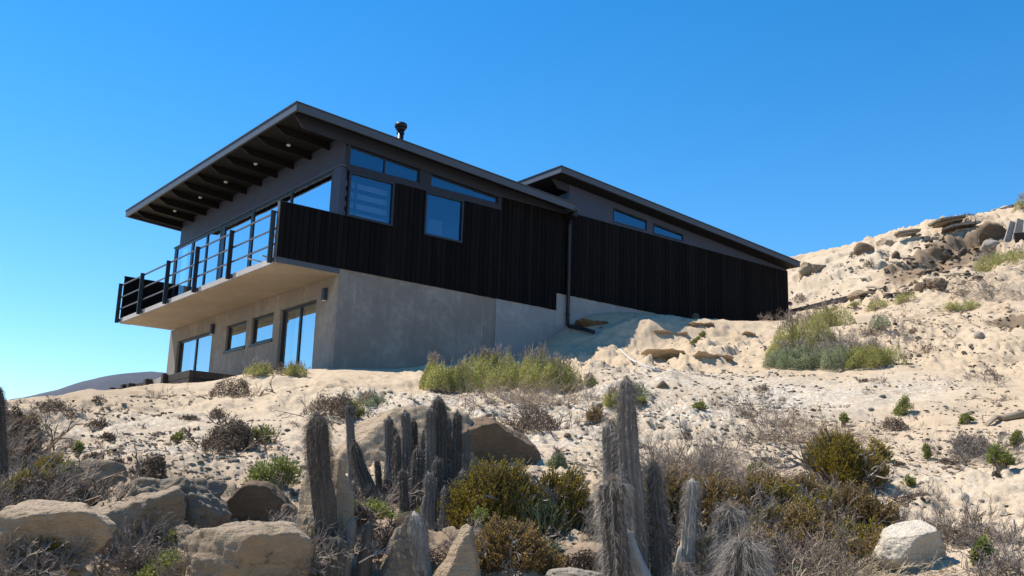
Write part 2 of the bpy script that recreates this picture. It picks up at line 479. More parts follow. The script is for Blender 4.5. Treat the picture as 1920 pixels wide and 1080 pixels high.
M['glasslow'] = mat_glass('lower_window_glass', 0.30, (0.7, 0.78, 0.85))
M['sleeper'] = mat_wood('dark_sleeper_wood', (0.020, 0.016, 0.014), (0.055, 0.044, 0.036))
M['driftwood'] = mat_wood('driftwood', (0.2232, 0.1736, 0.1178), (0.3224, 0.2604, 0.1922))
M['greywood'] = mat_wood('weathered_grey_wood', (0.22, 0.19, 0.165), (0.40, 0.36, 0.32))
M['hose'] = mat_paint('pale_hose', (0.48, 0.46, 0.43), 0.6, 0.0, 0.2)
M['hill'] = mat_rock('far_hill_hazed_scrub', [(0.0504, 0.0590, 0.0816), (0.0612, 0.0697, 0.0918), (0.0720, 0.0820, 0.1020)], 0.3, 0.02)  # blue of distant haze is mixed into the scrub colour
M['leafgreen'] = mat_plant('leaf_grey_green', [(0.2441, 0.2564, 0.0688), (0.3754, 0.3803, 0.1187), (0.5444, 0.5127, 0.2000), (0.3190, 0.3142, 0.1063)], trans=0.4)
M['leafmat'] = mat_plant('leaf_silvery', [(0.2188, 0.2550, 0.1238), (0.3438, 0.3750, 0.2132), (0.5000, 0.5100, 0.3300)], trans=0.35)
M['leaffresh'] = mat_plant('leaf_fresh_green', [(0.1400, 0.1672, 0.0368), (0.2200, 0.2464, 0.0630), (0.3200, 0.3168, 0.1155)], trans=0.4)
M['leafolive'] = mat_plant('leaf_olive', [(0.1312, 0.1068, 0.0107), (0.2625, 0.2011, 0.0186), (0.4157, 0.3078, 0.0331), (0.1970, 0.1600, 0.0173)], 0.6, 0.35)
M['leafrust'] = mat_plant('leaf_rusty', [(0.1943, 0.1271, 0.0374), (0.3140, 0.2018, 0.0598), (0.4186, 0.2840, 0.1046), (0.2093, 0.1495, 0.0598)], 0.7, 0.3)
M['leafreed'] = mat_plant('reed_green', [(0.1360, 0.1476, 0.0638), (0.2125, 0.2214, 0.1125), (0.2805, 0.2870, 0.1575)], 0.6, 0.2)
M['leafyellow'] = mat_plant('leaf_yellow_green', [(0.1600, 0.1900, 0.0300), (0.2500, 0.2660, 0.0600), (0.3400, 0.3420, 0.1000)], 0.5, 0.3)
M['twig'] = mat_plant('dry_twig', [(0.1904, 0.1400, 0.1008), (0.3024, 0.2296, 0.1680), (0.4256, 0.3360, 0.2576)], 0.9, 0.0)
M['twiggrey'] = mat_plant('grey_twig', [(0.1380, 0.1092, 0.0869), (0.2208, 0.1792, 0.1449), (0.3312, 0.2753, 0.2277)], 0.9, 0.0)
M['twigdark'] = mat_plant('dark_dead_matter', [(0.0878, 0.0630, 0.0462), (0.1658, 0.1170, 0.0825), (0.2925, 0.2124, 0.1485)], 0.9, 0.0)
M['straw'] = mat_plant('straw', [(0.28, 0.22, 0.14), (0.38, 0.31, 0.21), (0.46, 0.39, 0.28)], 0.9, 0.1)
M['flower'] = mat_plant('dry_flower_head', [(0.30, 0.23, 0.22), (0.42, 0.34, 0.32), (0.52, 0.45, 0.42)], 0.9, 0.2)
M['cactus'] = mat_cactus('grey_cactus_skin', (0.0982, 0.0866, 0.0769), (0.2310, 0.2006, 0.1730))
M['cactusdark'] = mat_cactus('dark_cactus_skin', (0.0437, 0.0360, 0.0296), (0.1201, 0.0975, 0.0761))
M['cactuspale'] = mat_cactus('bleached_cactus_wood', (0.2448, 0.2244, 0.1938), (0.4692, 0.4386, 0.3978))
M['spine'] = mat_plant('cactus_spine', [(0.2238, 0.1930, 0.1613), (0.3460, 0.3069, 0.2656), (0.4884, 0.4455, 0.3890)], 0.8, 0.0)
M['wool'] = mat_plant('cactus_wool', [(0.0857, 0.0675, 0.0538), (0.1591, 0.1284, 0.1037), (0.2570, 0.2122, 0.1728)], 0.95, 0.0)
M['wooltip'] = mat_plant('cactus_tip_wool', [(0.22, 0.155, 0.10), (0.30, 0.22, 0.15), (0.36, 0.29, 0.21)], 0.95, 0.0)

# ------------------------------------------------------------------ the hillside
ctl = []
def cp(px, py, D): ctl.append(tuple(at(px, py, D)))
for px, D in ((-250, 7.6), (0, 7.2), (480, 7.0), (960, 7.0), (1440, 7.0), (1919, 6.9), (2170, 7.0)): cp(px, 1080, D)
for px, D in ((-250, 8.6), (0, 8.3), (480, 8.2), (960, 8.3), (1440, 8.3), (1919, 8.6), (2170, 8.8)): cp(px, 1000, D)
for px, D in ((-250, 11), (0, 10.8), (480, 10.8), (960, 11.0), (1440, 11.2), (1919, 11.4), (2170, 11.6)): cp(px, 900, D)
for px, D in ((-250, 14.5), (0, 14.5), (480, 14.4), (960, 14.5), (1440, 14.8), (1919, 14.8), (2170, 15)): cp(px, 800, D)
for px, py, D in ((0, 756, 18), (100, 748, 19.5), (200, 738, 20.5), (300, 730, 20.8), (350, 729, 20.6), (408, 722, 20.8), (440, 708, 20.8), (350, 745, 18.5), (480, 752, 17), (482, 697, 20.6), (627, 694, 21.6),
                  (780, 750, 17.2), (780, 697, 21.3), (900, 700, 20.8), (960, 750, 16.8), (1020, 700, 20.6), (1200, 700, 20.8), (1200, 750, 17),
                  (1440, 750, 17.2), (1440, 700, 20.4), (1440, 655, 24), (1650, 700, 20.4), (1919, 750, 17.0), (1919, 700, 20.0), (2170, 700, 20),
                  (1600, 650, 24.0), (1919, 650, 23.2), (2170, 650, 23.4), (1600, 600, 28.2), (1750, 600, 27.6), (1919, 600, 26.8), (2170, 600, 27),
                  (1500, 562, 36), (1600, 556, 34), (1660, 545, 33.5), (1760, 550, 31.5), (1919, 550, 30.6), (2170, 550, 31),
                  (1500, 520, 39.0), (1600, 505, 37.8), (1700, 500, 36.5), (1800, 500, 35.5), (1919, 500, 34.6), (2170, 500, 35),
                  (1505, 501, 41.5), (1600, 474, 42.5), (1690, 441, 43.5), (1800, 416, 44.5), (1870, 402, 45), (1919, 389, 46), (2170, 330, 50)):
    cp(px, py, D)
for q, y in (((1210, 604), -2.45), ((1250, 622), -2.75), ((1300, 600), -2.55), ((1350, 601), -2.6), ((1400, 603), -2.6), ((1468, 607), -2.6), ((1240, 650), -3.1), ((1300, 655), -4.2),
             ((1380, 642), -4.0), ((1195, 656), -2.85), ((1160, 664), -2.85), ((1085, 691), -3.15), ((1115, 628), -1.5), ((1150, 610), -1.2)):
    ctl.append(tuple(hit(q[0], q[1], 1, y)))
for x, y, z in ((0, -0.3, -2.3), (2, -0.3, -2.12), (4, -0.3, -1.85), (5.2, -0.3, -1.3), (6.4, -0.25, -0.62), (6.75, -0.2, -0.42), (7.4, -0.3, -0.05),
                (8.6, -0.3, 0.22), (9.9, -0.2, 0.36), (11.7, -0.3, 0.22), (13.5, -0.2, 0.30), (16.2, -0.1, 0.55), (17.5, 0, 1.4), (11.7, -1.3, 0.05), (14.5, -1.3, 0.25), (9.3, -1.3, 0.0),
                (3, 5, -2.9), (5.5, 3, -2.9), (5.5, 9, -2.9), (0, 10.6, -2.78), (-3, 4, -2.95), (-3.5, 6.5, -3.05), (-3, 9, -3.1), (-1, 14, -3.0), (4, 14, -3.0),
                (9, 4, -0.3), (13, 4, 0.2), (16, 5, 0.8), (16, 11, 1.8), (9, 12, -1.2), (18.5, 3, 2.4), (19, 10, 3.2), (22, 8, 4.8)):
    ctl.append((x, y, z))
def polar(deg, D, z): ctl.append((CAM[0] + D * math.cos(math.radians(deg)), CAM[1] + D * math.sin(math.radians(deg)), z))
for a in range(0, 360, 30):
    polar(a, 1.2, CAM[2] - 1.65)
for a in (0, 25, 52, 80, 105): polar(a, 4.6, CAM[2] - 1.15)
for a in (150, 200, 250, 300): polar(a, 6, CAM[2] - 2.3); polar(a, 30, CAM[2] - 9)
for a, D, z in ((83, 27, -5.4), (77, 29, -4.2), (80, 45, -8), (72, 45, -5.0), (66, 50, -2), (90, 30, -6.5), (95, 60, -14), (105, 20, -6.5), (120, 40, -12),
                (40, 56, 5.6), (33, 58, 7.0), (26, 58, 8.2), (15, 60, 9.8), (5, 50, 7.5), (-10, 40, 2.0), (-10, 20, -3.0), (-5, 9, -5.2), (0, 28, 0.8),
                (45, 90, 4), (30, 90, 6), (15, 95, 7.5), (60, 95, 0), (75, 95, -9), (95, 95, -20), (120, 95, -22), (160, 95, -26), (220, 95, -28), (280, 95, -22), (330, 95, -4)):
    polar(a, D, z)
ctl = np.array(ctl)
_n = len(ctl)
def _phi(r2): return 0.5 * r2 * np.log(r2 + 1e-9)
_A = np.zeros((_n + 3, _n + 3))
_S = 20.0
_P = (ctl[:, :2] - CAM[:2]) / _S
_A[:_n, :_n] = _phi(((_P[:, None] - _P[None]) ** 2).sum(-1)) + np.eye(_n) * 2e-4
_A[:_n, _n] = 1; _A[:_n, _n + 1:] = _P
_A[_n:, :_n] = _A[:_n, _n:].T
_w = np.linalg.solve(_A, np.concatenate([ctl[:, 2], [0, 0, 0]]))
def base_h(x, y):
    x = np.atleast_1d(np.asarray(x, float)); y = np.atleast_1d(np.asarray(y, float))
    dx, dy = x - CAM[0], y - CAM[1]
    D = np.hypot(dx, dy); k = np.minimum(1, 95.0 / np.maximum(D, 1e-6))
    q = np.stack([dx * k, dy * k], -1) / _S
    out = np.empty(len(x))
    for i in range(0, len(x), 20000):
        qq = q[i:i + 20000]
        out[i:i + 20000] = _phi(((qq[:, None] - _P[None]) ** 2).sum(-1)) @ _w[:_n] + _w[_n] + qq @ _w[_n + 1:]
    far = np.clip((D - 95) / 300, 0, 1)
    return out * (1 - far) + (-32.0) * far
def seg_dist(x, y, pts):
    """distance to a polyline and the side (positive = left of its direction)"""
    best = np.full(len(x), 1e9); side = np.zeros(len(x)); tt = np.zeros(len(x))
    for i, (a, b) in enumerate(zip(pts[:-1], pts[1:])):
        a, b = np.array(a[:2]), np.array(b[:2]); ab = b - a
        t = np.clip(((x - a[0]) * ab[0] + (y - a[1]) * ab[1]) / (ab @ ab), 0, 1)
        px, py = x - a[0] - t * ab[0], y - a[1] - t * ab[1]
        d = np.hypot(px, py); mk = d < best
        best[mk] = d[mk]; side[mk] = np.sign(ab[0] * (y - a[1]) - ab[1] * (x - a[0]))[mk]; tt[mk] = (i + t)[mk] / (len(pts) - 1)
    return best, side, tt
FEAT = []
def height(x, y, detail=True):
    x = np.atleast_1d(np.asarray(x, float)); y = np.atleast_1d(np.asarray(y, float))
    h = base_h(x, y)
    if detail:
        D = np.hypot(x - CAM[0], y - CAM[1])
        wall = np.maximum(np.maximum(-x - 0.5, 0), np.maximum(x - 16.5, 0)) + np.maximum(-y, 0)        # distance in front of the house
        k = np.clip(wall / 5.0, 0.06, 1) * np.clip((D - 2) / 6, 0, 1)
        h = h + k * (0.22 * fbm2(x * 0.33, y * 0.33, 3, 3) + 0.10 * fbm2(x * 1.1, y * 1.1, 3, 9))
        rid = np.abs(fbm2(x * 0.9, y * 0.9, 4, 21))
        rough = np.clip(0.35 + 1.6 * fbm2(x * 0.22, y * 0.22, 2, 40), 0.12, 1.2) * np.clip(k * 2, 0.15, 1)
        h = h + rough * (0.045 * fbm2(x * 3.3, y * 3.3, 3, 14) - 0.06 * rid)
        h = h + rough * 0.03 * fbm2(x * 9.0, y * 9.0, 2, 33)
        wx, wy = x + 0.25 * fbm2(x * 1.7, y * 1.7, 2, 70), y + 0.25 * fbm2(x * 1.7 + 5, y * 1.7, 2, 71)
        for fq, am, sd in ((1.3, 0.085, 80), (3.1, 0.060, 84), (6.5, 0.036, 88)):
            c = fbm2(wx * fq, wy * fq, 3, sd)
            st = np.clip((c - 0.08) / 0.035, 0, 1) + np.clip((c - 0.30) / 0.035, 0, 1) * 0.7
            h = h + np.clip(rough, 0.05, 1.0) * am * st
        away = np.clip((D - 26) / 9, 0, 1) * np.clip(np.maximum(x - 16.8, -y - 2.5) / 3, 0, 1) * np.clip((60 - D) / 8, 0, 1)
        h = h + away * (0.30 * (0.25 - np.abs(fbm2(x * 0.7, y * 0.7, 4, 91))) + 0.16 * np.clip(fbm2(wx * 1.6, wy * 1.6, 3, 95) / 0.08, -1, 1) * 0.6)
        for f in FEAT: h = h + f(x, y)
    return h
_Ds = np.concatenate([np.arange(2.5, 30, 0.02), np.arange(30, 90, 0.06)])
def G(px, py, detail=True):
    """the point where the pixel's ray meets the hillside"""
    d = ray(px, py); s = math.hypot(d[0], d[1])
    X, Y, Z = CAM[0] + d[0] / s * _Ds, CAM[1] + d[1] / s * _Ds, CAM[2] + d[2] / s * _Ds
    below = height(X, Y, detail) > Z
    i = int(np.argmax(below)) if below.any() else len(_Ds) - 1
    return np.array([X[i], Y[i], Z[i]])
def mpp(P): return float((np.asarray(P) - CAM) @ _c) / FPX      # metres per photo pixel at a point
def gz(x, y): return float(height([x], [y])[0])

# worn banks: the earth is cut away below a line
def scarp(pix, depth, fade, side=-1.0, wob=0.12):
    pts = [G(*q, detail=False) for q in pix]
    def f(x, y):
        wx = x + wob * 2.2 * fbm2(x * 1.4, y * 1.4, 3, 51); wy = y + wob * 2.2 * fbm2(x * 1.4 + 31, y * 1.4, 3, 57)
        d, s, t = seg_dist(wx, wy, pts)
        inside = (s * side > 0) & (t > 0.001) & (t < 0.999)
        env = np.clip(np.minimum(t, 1 - t) * 6, 0, 1)
        return np.where(inside, -depth * env * _sm(np.clip(d / 0.8, 0, 1)) * np.exp(-d / fade) * (1 + 0.4 * fbm2(x * 0.8, y * 0.8, 2, 61)), 0)
    return pts, f
BANKS = [scarp([(1648, 528), (1690, 500), (1730, 472), (1790, 446), (1850, 428), (1905, 432)], 0.9, 2.4, wob=0.12),
         scarp([(1838, 606), (1870, 598), (1925, 596), (1990, 600)], 0.75, 0.7),
         scarp([(1222, 628), (1262, 626), (1296, 612)], 0.22, 0.35, wob=0.05),
         scarp([(1250, 660), (1290, 662), (1345, 652), (1385, 644)], 0.30, 0.45, wob=0.05)]
FEAT += [b[1] for b in BANKS]

def in_poly(x, y, pix, soft=0.6):
    pts = [G(*q, detail=False)[:2] for q in pix]; pts = pts + [pts[0]]
    d, _, _ = seg_dist(x, y, pts)
    ins = np.zeros(len(x), bool)
    for (a, b) in zip(pts[:-1], pts[1:]):
        c = ((a[1] > y) != (b[1] > y)) & (x < (b[0] - a[0]) * (y - a[1]) / (b[1] - a[1] + 1e-12) + a[0])
        ins ^= c
    return np.clip(0.5 + np.where(ins, d, -d) / soft, 0, 1)

def build_ground():
    a0 = math.degrees(YAW)
    az = np.concatenate([np.linspace(a0 - 31, a0 + 31, 700), np.linspace(a0 + 31, a0 + 329, 110)[1:-1]])
    az = np.radians(az)
    D = np.concatenate([[0.3, 1.0, 2.0], np.geomspace(3.0, 6.4, 24)[:-1], np.geomspace(6.4, 52, 620), np.geomspace(52, 6000, 60)[1:]])
    A, R = np.meshgrid(az, D, indexing='ij')
    X = (CAM[0] + R * np.cos(A)).ravel(); Y = (CAM[1] + R * np.sin(A)).ravel()
    Z = height(X, Y)
    na, nd = len(az), len(D)
    i, j = np.meshgrid(np.arange(na), np.arange(nd - 1), indexing='ij')
    i2 = (i + 1) % na
    F = np.stack([i * nd + j, i * nd + j + 1, i2 * nd + j + 1, i2 * nd + j], -1).reshape(-1, 4)
    V = np.stack([X, Y, Z], -1)
    V = np.concatenate([V, [[CAM[0], CAM[1], gz(CAM[0], CAM[1])]]])
    me = mesh_np('ground', V, F, M['ground'], True)
    D1 = np.hypot(X - CAM[0], Y - CAM[1])
    grav = np.zeros(len(X)); dirt = np.zeros(len(X))
    for poly, v in (([(560, 790), (700, 735), (1000, 745), (1120, 712), (1300, 700), (1560, 715), (1700, 705), (1790, 730), (1500, 790), (1300, 830), (1130, 900), (1000, 860), (800, 850)], 1.0),
                    ([(1230, 740), (1420, 725), (1400, 830), (1280, 870), (1210, 830)], 0.7),
                    ([(0, 800), (330, 770), (560, 820), (560, 900), (300, 900), (100, 880)], 0.75),
                    ([(1000, 760), (1120, 760), (1100, 900), (1010, 900)], 0.9),
                    ([(1480, 590), (1480, 500), (1620, 470), (1720, 440), (1700, 500), (1600, 560)], 0.45),
                    ([(1400, 880), (1750, 850), (1919, 860), (1919, 1000), (1600, 1060)], 0.45)):
        grav = np.maximum(grav, v * in_poly(X, Y, poly, 1.6))
    for pts, dep in ((BANKS[0][0], 2.0), (BANKS[1][0], 0.9)):
        d, s, t = seg_dist(X + 0.35 * fbm2(X * 1.3, Y * 1.3, 3, 5), Y + 0.35 * fbm2(X * 1.3 + 9, Y * 1.3, 3, 8), pts)
        dirt = np.maximum(dirt, np.clip(1.25 - d / dep, 0, 1) * (s < 0) * np.clip(np.minimum(t, 1 - t) * 12, 0, 1))
    for poly, v in (([(-250, 960), (0, 930), (300, 880), (560, 920), (560, 1080), (-250, 1080)], 0.6), ([(540, 1080), (580, 920), (860, 920), (1100, 1000), (1250, 930), (1640, 940), (1680, 1080)], 0.85),
                    ([(30, 765), (130, 738), (300, 742), (140, 790)], 0.35), ([(1655, 542), (1690, 503), (1735, 474), (1795, 446), (1850, 428), (1892, 446), (1835, 482), (1745, 528)], 1.0)):
        dirt = np.maximum(dirt, v * in_poly(X + 0.5 * fbm2(X * 0.9, Y * 0.9, 3, 5), Y + 0.5 * fbm2(X * 0.9 + 9, Y * 0.9, 3, 8), poly, 1.0))
    grav = grav * (1 - 0.6 * dirt)
    for nm, arr in (('gravel', grav), ('dirt', dirt)):
        at_ = me.attributes.new(nm, 'FLOAT', 'POINT')
        at_.data.foreach_set('value', np.concatenate([arr, [0]]).astype(np.float32))
    o = link('ground', me)
    setp(o, 'pale sandy hillside strewn with gravel, rising to the right behind the house', kind='structure')
build_ground()

# the far grey hill on the left skyline
def build_hill():
    n, mrow = 90, 14
    V = []
    for j in range(mrow):
        for i in range(n):
            px = -420 + i * 16
            prof = np.interp(px, [-420, -200, 0, 60, 105, 150, 190, 240, 280, 320, 420, 560, 800, 1100], [764, 764, 752, 742, 731, 716, 707, 699, 696, 699, 708, 712, 722, 760])
            prof += 1.6 * float(noise2([px / 22.0], [3.3])[0])
            top = at(px, prof, 900.0)
            t = j / (mrow - 1)
            P = at(px, prof, 900.0 + (1 - t) * -260)
            z = -36 + (top[2] + 36) * (t ** 0.8) + (6 * float(noise2([i / 5.0], [j / 3.0 + 7])[0]) * math.sin(t * math.pi))
            V.append((P[0], P[1], z))
    back = []
    for i in range(n):
        P = at(-420 + i * 16, 700, 1250.0); back.append((P[0], P[1], -36))
    V += back
    F = [[j * n + i, j * n + i + 1, (j + 1) * n + i + 1, (j + 1) * n + i] for j in range(mrow) for i in range(n - 1)]
    o = link('hill', mesh_np('hill', V, F, M['hill'], True))
    setp(o, 'dark slate grey hill far off behind the left crest', kind='structure')
build_hill()
def build_coast():
    n, mrow = 60, 10; V = []
    for j in range(mrow):
        for i in range(n):
            az = math.radians(100 + i * 1.6); t = j / (mrow - 1)
            top = 150 * math.sin(math.pi * min(1, i / (n - 1))) ** 0.7 * (0.75 + 0.8 * float(noise2([i / 7.0], [1.7])[0]))
            R = 1000 + 350 * t
            V.append((CAM[0] + R * math.cos(az), CAM[1] + R * math.sin(az), -36 + (top + 4) * t ** 0.9 * (1 + 0.1 * float(noise2([i / 3.0], [j / 2.0])[0]))))
    F = [[j * n + i, j * n + i + 1, (j + 1) * n + i + 1, (j + 1) * n + i] for j in range(mrow - 1) for i in range(n - 1)]
    o = link('hill', mesh_np('hill', V, F, M['hill'], True)); setp(o, 'dark coastal hill beside the view, mirrored in the balcony glass', kind='structure')
build_coast()

# ------------------------------------------------------------------ the house
H = thing('house', 'black timber and concrete house with a sloping overhanging roof on the hillside', 'house', (0, 0, -2.75))
def hp(name, vf, mat, parent=None, smooth=False): return part(name, vf[0], vf[1], M[mat] if isinstance(mat, str) else mat, parent or H, smooth)

# lower concrete storey
holes = [(7.10, 9.73, -2.75, -0.54), (4.83, 6.12, -1.24, -0.54), (3.24, 4.50, -1.24, -0.54), (1.00, 2.87, -2.75, -0.55)]
hp('front_wall', wall_holes(0.0, 10.4, -3.6, -0.145, holes, 0, 0.0, 0.26), 'conc')
hp('side_wall', wall_holes(0.262, 4.425, -3.6, 0.0, [], 1, 0.0, 0.24), 'conc')
hp('side_wall', wall_holes(4.433, 6.345, -3.6, 0.0, [], 1, -0.006, 0.24), 'concpale')
hp('corner_pier', wall_holes(0.002, 0.258, -3.6, 0.0, [], 1, -0.001, 0.24), 'conc')
hp('plinth', wall_holes(6.35, 12.2, -2.6, 0.46, [], 1, -0.008, 0.24), 'concpale')
hp('left_wall', wall_holes(0.262, 6.7, -3.6, 2.9, [], 1, 10.15, 10.4), 'conc')
hp('lower_floor', box_vf(0.262, 6.6, 0.25, 10.14, -2.9, -2.72), 'interior')
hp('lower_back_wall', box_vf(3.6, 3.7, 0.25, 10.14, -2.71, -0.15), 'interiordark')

def window(name, ax, pos, u0, u1, z0, z1, glass, fw=0.05, depth=0.07, mull=(), out=-1.0, sash=None, top1=None, gset=0.025):
    """frame ring, mullions and panes standing in the plane axis=pos; out = direction of the outside; top1 = height at u1 of a sloping head"""
    zt1 = z1 if top1 is None else top1
    P = lambda u, p, z: (p, u, z) if ax == 0 else (u, p, z)
    a, b = sorted((pos + out * depth * 0.5, pos - out * depth * 0.5))
    def bar(poly): return prism(poly, ax, a, b) if ax == 0 else prism(poly, 1, a, b)
    sl = (zt1 - z1) / (u1 - u0)
    zt = lambda u: z1 + sl * (u - u0)
    vfs = [bar([(u0, z0), (u0 + fw, z0), (u0 + fw, zt(u0 + fw)), (u0, zt(u0))]),
           bar([(u1 - fw, z0), (u1, z0), (u1, zt(u1)), (u1 - fw, zt(u1 - fw))]),
           bar([(u0 + fw, z0), (u1 - fw, z0), (u1 - fw, z0 + fw), (u0 + fw, z0 + fw)]),
           bar([(u0 + fw, zt(u0 + fw) - fw), (u1 - fw, zt(u1 - fw) - fw), (u1 - fw, zt(u1 - fw)), (u0 + fw, zt(u0 + fw))])]
    fr = hp(name, join(*vfs), 'frame')
    cuts = [u0 + fw] + sorted(mull) + [u1 - fw]
    for k, mu in enumerate(sorted(mull)):
        V, F = bar([(mu - fw * 0.6, z0 + fw), (mu + fw * 0.6, z0 + fw), (mu + fw * 0.6, zt(mu) - fw), (mu - fw * 0.6, zt(mu) - fw)])
        part('mullion', V, F, M['frame'], fr)
    for k in range(len(cuts) - 1):
        c0, c1 = cuts[k] + (0 if k == 0 else fw * 0.6), cuts[k + 1] - (0 if k == len(cuts) - 2 else fw * 0.6)
        g = pos + out * (depth * 0.5 - gset)
        V = [P(c0, g, z0 + fw), P(c1, g, z0 + fw), P(c1, g, zt(c1) - fw), P(c0, g, zt(c0) - fw)]
        V2 = [P(c0, g - out * .008, z0 + fw), P(c1, g - out * .008, z0 + fw), P(c1, g - out * .008, zt(c1) - fw), P(c0, g - out * .008, zt(c0) - fw)]
        part('pane', np.array(V), [[0, 1, 2, 3]], M[glass], fr)
        if sash and k in sash:
            s = sash[k]; q = 0.032
            vfs = [bar([(c0, z0 + fw), (c0 + q, z0 + fw), (c0 + q, zt(c0) - fw), (c0, zt(c0) - fw)]), bar([(c1 - q, z0 + fw), (c1, z0 + fw), (c1, zt(c1) - fw), (c1 - q, zt(c1) - fw)])]
            V, F = join(*vfs); V = V.copy(); V[:, ax] = pos + (V[:, ax] - pos) * 0.6
            part('sash', V, F, M['frame'], fr)
    return fr
def curtain(ax, pos, u0, u1, z0, z1, mat='curtain', fold=0.05, nf=9):
    n = nf * 8; V = []; F = []
    for i in range(n + 1):
        u = u0 + (u1 - u0) * i / n; p = pos + fold * 0.5 * math.sin(i / 8 * 2 * math.pi) + 0.01 * math.sin(i * 0.7)
        for z in (z0, z1): V.append((p, u, z) if ax == 0 else (u, p, z))
    for i in range(n): F.append([2 * i, 2 * i + 2, 2 * i + 3, 2 * i + 1])
    return hp('curtain', (np.array(V), F), mat, None, True)

window('sliding_door', 0, 0.13, 7.10, 9.73, -2.75, -0.54, 'glasslow', 0.07, 0.10, (8.42,))
window('sliding_door', 0, 0.13, 1.00, 2.87, -2.75, -0.55, 'glasslow', 0.07, 0.10, (1.94,))
window('window', 0, 0.12, 4.83, 6.12, -1.24, -0.54, 'glasslow', 0.06, 0.12)
window('window', 0, 0.12, 3.24, 4.50, -1.24, -0.54, 'glasslow', 0.06, 0.12)
curtain(0, 0.42, 7.12, 9.7, -2.71, -0.5)
curtain(0, 0.42, 1.02, 2.85, -2.71, -0.5)
for u0, u1 in ((4.80, 6.15), (3.20, 4.53)):
    V, F = box_vf(-0.03, 0.05, u0, u1, -1.30, -1.245)
    hp('window_sill', (V, F), 'frame')
# exterior wall lamps
for y in (0.54, 7.0):
    lamp = hp('wall_lamp', box_vf(-0.10, -0.004, y - 0.06, y + 0.06, -0.66, -0.38, 0.008), 'siding')
    V, F = box_vf(-0.085, -0.02, y - 0.045, y + 0.045, -0.675, -0.661)
    part('lamp_lens', V, F, M['white'], lamp)

# balcony
sl = hp('balcony_slab', box_vf(-1.55, -0.005, 0.0, 10.36, -0.125, 0.0), 'slabedge')
part('soffit_panel', *box_vf(-1.24, -0.006, 0.02, 10.34, -0.140, -0.127), M['soffit'], sl)
part('drip_border', *box_vf(-1.53, -1.245, 0.02, 10.34, -0.150, -0.127), M['soffit'], sl)
part('edge_flashing', *box_vf(-1.56, -0.01, -0.014, -0.002, -0.125, -0.002), M['fascia'], sl)
hp('deck_boards', box_vf(-1.50, -0.12, 0.06, 10.3, 0.004, 0.03), 'sleeper')
rl = hp('balcony_railing', box_vf(-1.590, -1.566, 0.03, 10.36, 0.985, 1.025), 'raillit')
for z in (0.63, 0.28): part('rail', *box_vf(-1.590, -1.566, 0.06, 10.36, z - 0.018, z + 0.018), M['raillit'], rl)
for y in (0.10, 2.31, 4.39, 6.41, 8.43, 10.31):
    part('post', *box_vf(-1.70, -1.592, y - 0.022, y + 0.022, -0.145, 1.03, 0.004), M['rail'], rl)
    part('bracket', *box_vf(-1.605, -1.5515, y - 0.05, y + 0.05, -0.11, -0.02), M['siding'], rl)
# solid parapets at both ends of the balcony
pr_ = hp('parapet', box_vf(-1.55, -0.10, 0.0, 0.075, 0.004, 1.235), 'board')
part('end_board', *box_vf(-1.575, -1.552, -0.028, 0.075, -0.01, 1.235), M['raillit'], pr_)
part('cap', *box_vf(-1.575, -0.10, -0.028, 0.08, 1.237, 1.25), M['rail'], pr_)
pl_ = hp('parapet', box_vf(-1.55, -0.10, 10.30, 10.36, 0.004, 1.25), 'board')
part('cap', *box_vf(-1.57, -0.10, 10.28, 10.38, 1.252, 1.27), M['rail'], pl_)

# black vertical boards on the long side; each board is its own piece
def boards():
    wins = [(0.04, 1.285, 1.21, 2.40), (2.14, 3.29, 1.19, 2.40)]
    x = -1.548; pitch = 0.142
    while x < 16.19:
        x1 = min(x + pitch - 0.009, 16.20)
        xm = (x + x1) / 2
        if xm < 0.0: spans = [(-0.004, 1.235)]
        elif xm < 6.33: spans = [(0.004 + rnd.uniform(-0.012, 0.004), 2.305 if xm < 4.45 else 2.675)]
        elif xm < 6.72: spans = [(0.462, 2.675)]
        else: spans = [(0.462 + rnd.uniform(-0.008, 0.006) if xm < 10.2 else -0.1, 2.745)]
        for (w0, w1, z0, z1) in wins:
            if x1 > w0 and x < w1: spans = [(spans[0][0], z0 - 0.002)] if x > w0 - 0.1 and x1 < w1 + 0.12 else spans
        for z0, z1 in spans:
            d = rnd.uniform(0, 0.005)
            hp('board', box_vf(x + rnd.uniform(0, .003), x1 - rnd.uniform(0, .003), -0.028 - d, -0.009, z0, z1), 'board')
        x += pitch
boards()
hp('backing_wall', box_vf(4.47, 16.19, 0.0, 0.12, 0.47, 2.69), 'soffitboard')
hp('backing_wall', wall_holes(0.30, 4.462, 0.47, 2.306, [(0.31, 1.25, 1.25, 2.30), (2.18, 3.25, 1.23, 2.30)], 1, 0.0, 0.12), 'soffitboard')
hp('backing_wall', box_vf(0.30, 6.345, 0.0, 0.12, 0.005, 0.468), 'soffitboard')
hp('corner_trim', box_vf(16.202, 16.25, -0.035, 0.12, 0.2, 2.745), 'soffitboard')
hp('rear_end_wall', box_vf(16.1, 16.2, 0.125, 10.3, -0.4, 2.8), 'soffitboard')

# windows in the boarding
for u0, u1, z0, z1 in ((0.05, 1.27, 1.225, 2.305), (2.15, 3.28, 1.20, 2.305)):
    window('window', 1, -0.03, u0, u1, z0, z1, 'glassside', 0.05, 0.09, gset=0.05)
hp('blind_and_reflection', join(*[box_vf(0.1, 1.22, 0.16, 0.165, 1.28 + k * 0.24, 1.28 + k * 0.24 + 0.13) for k in range(4)]), 'curtain')
hp('blind_and_reflection', box_vf(2.5, 2.9, 0.3, 0.31, 1.25, 1.75), 'interior')  # pale sheet imitating the lighter blotch reflected in the second window
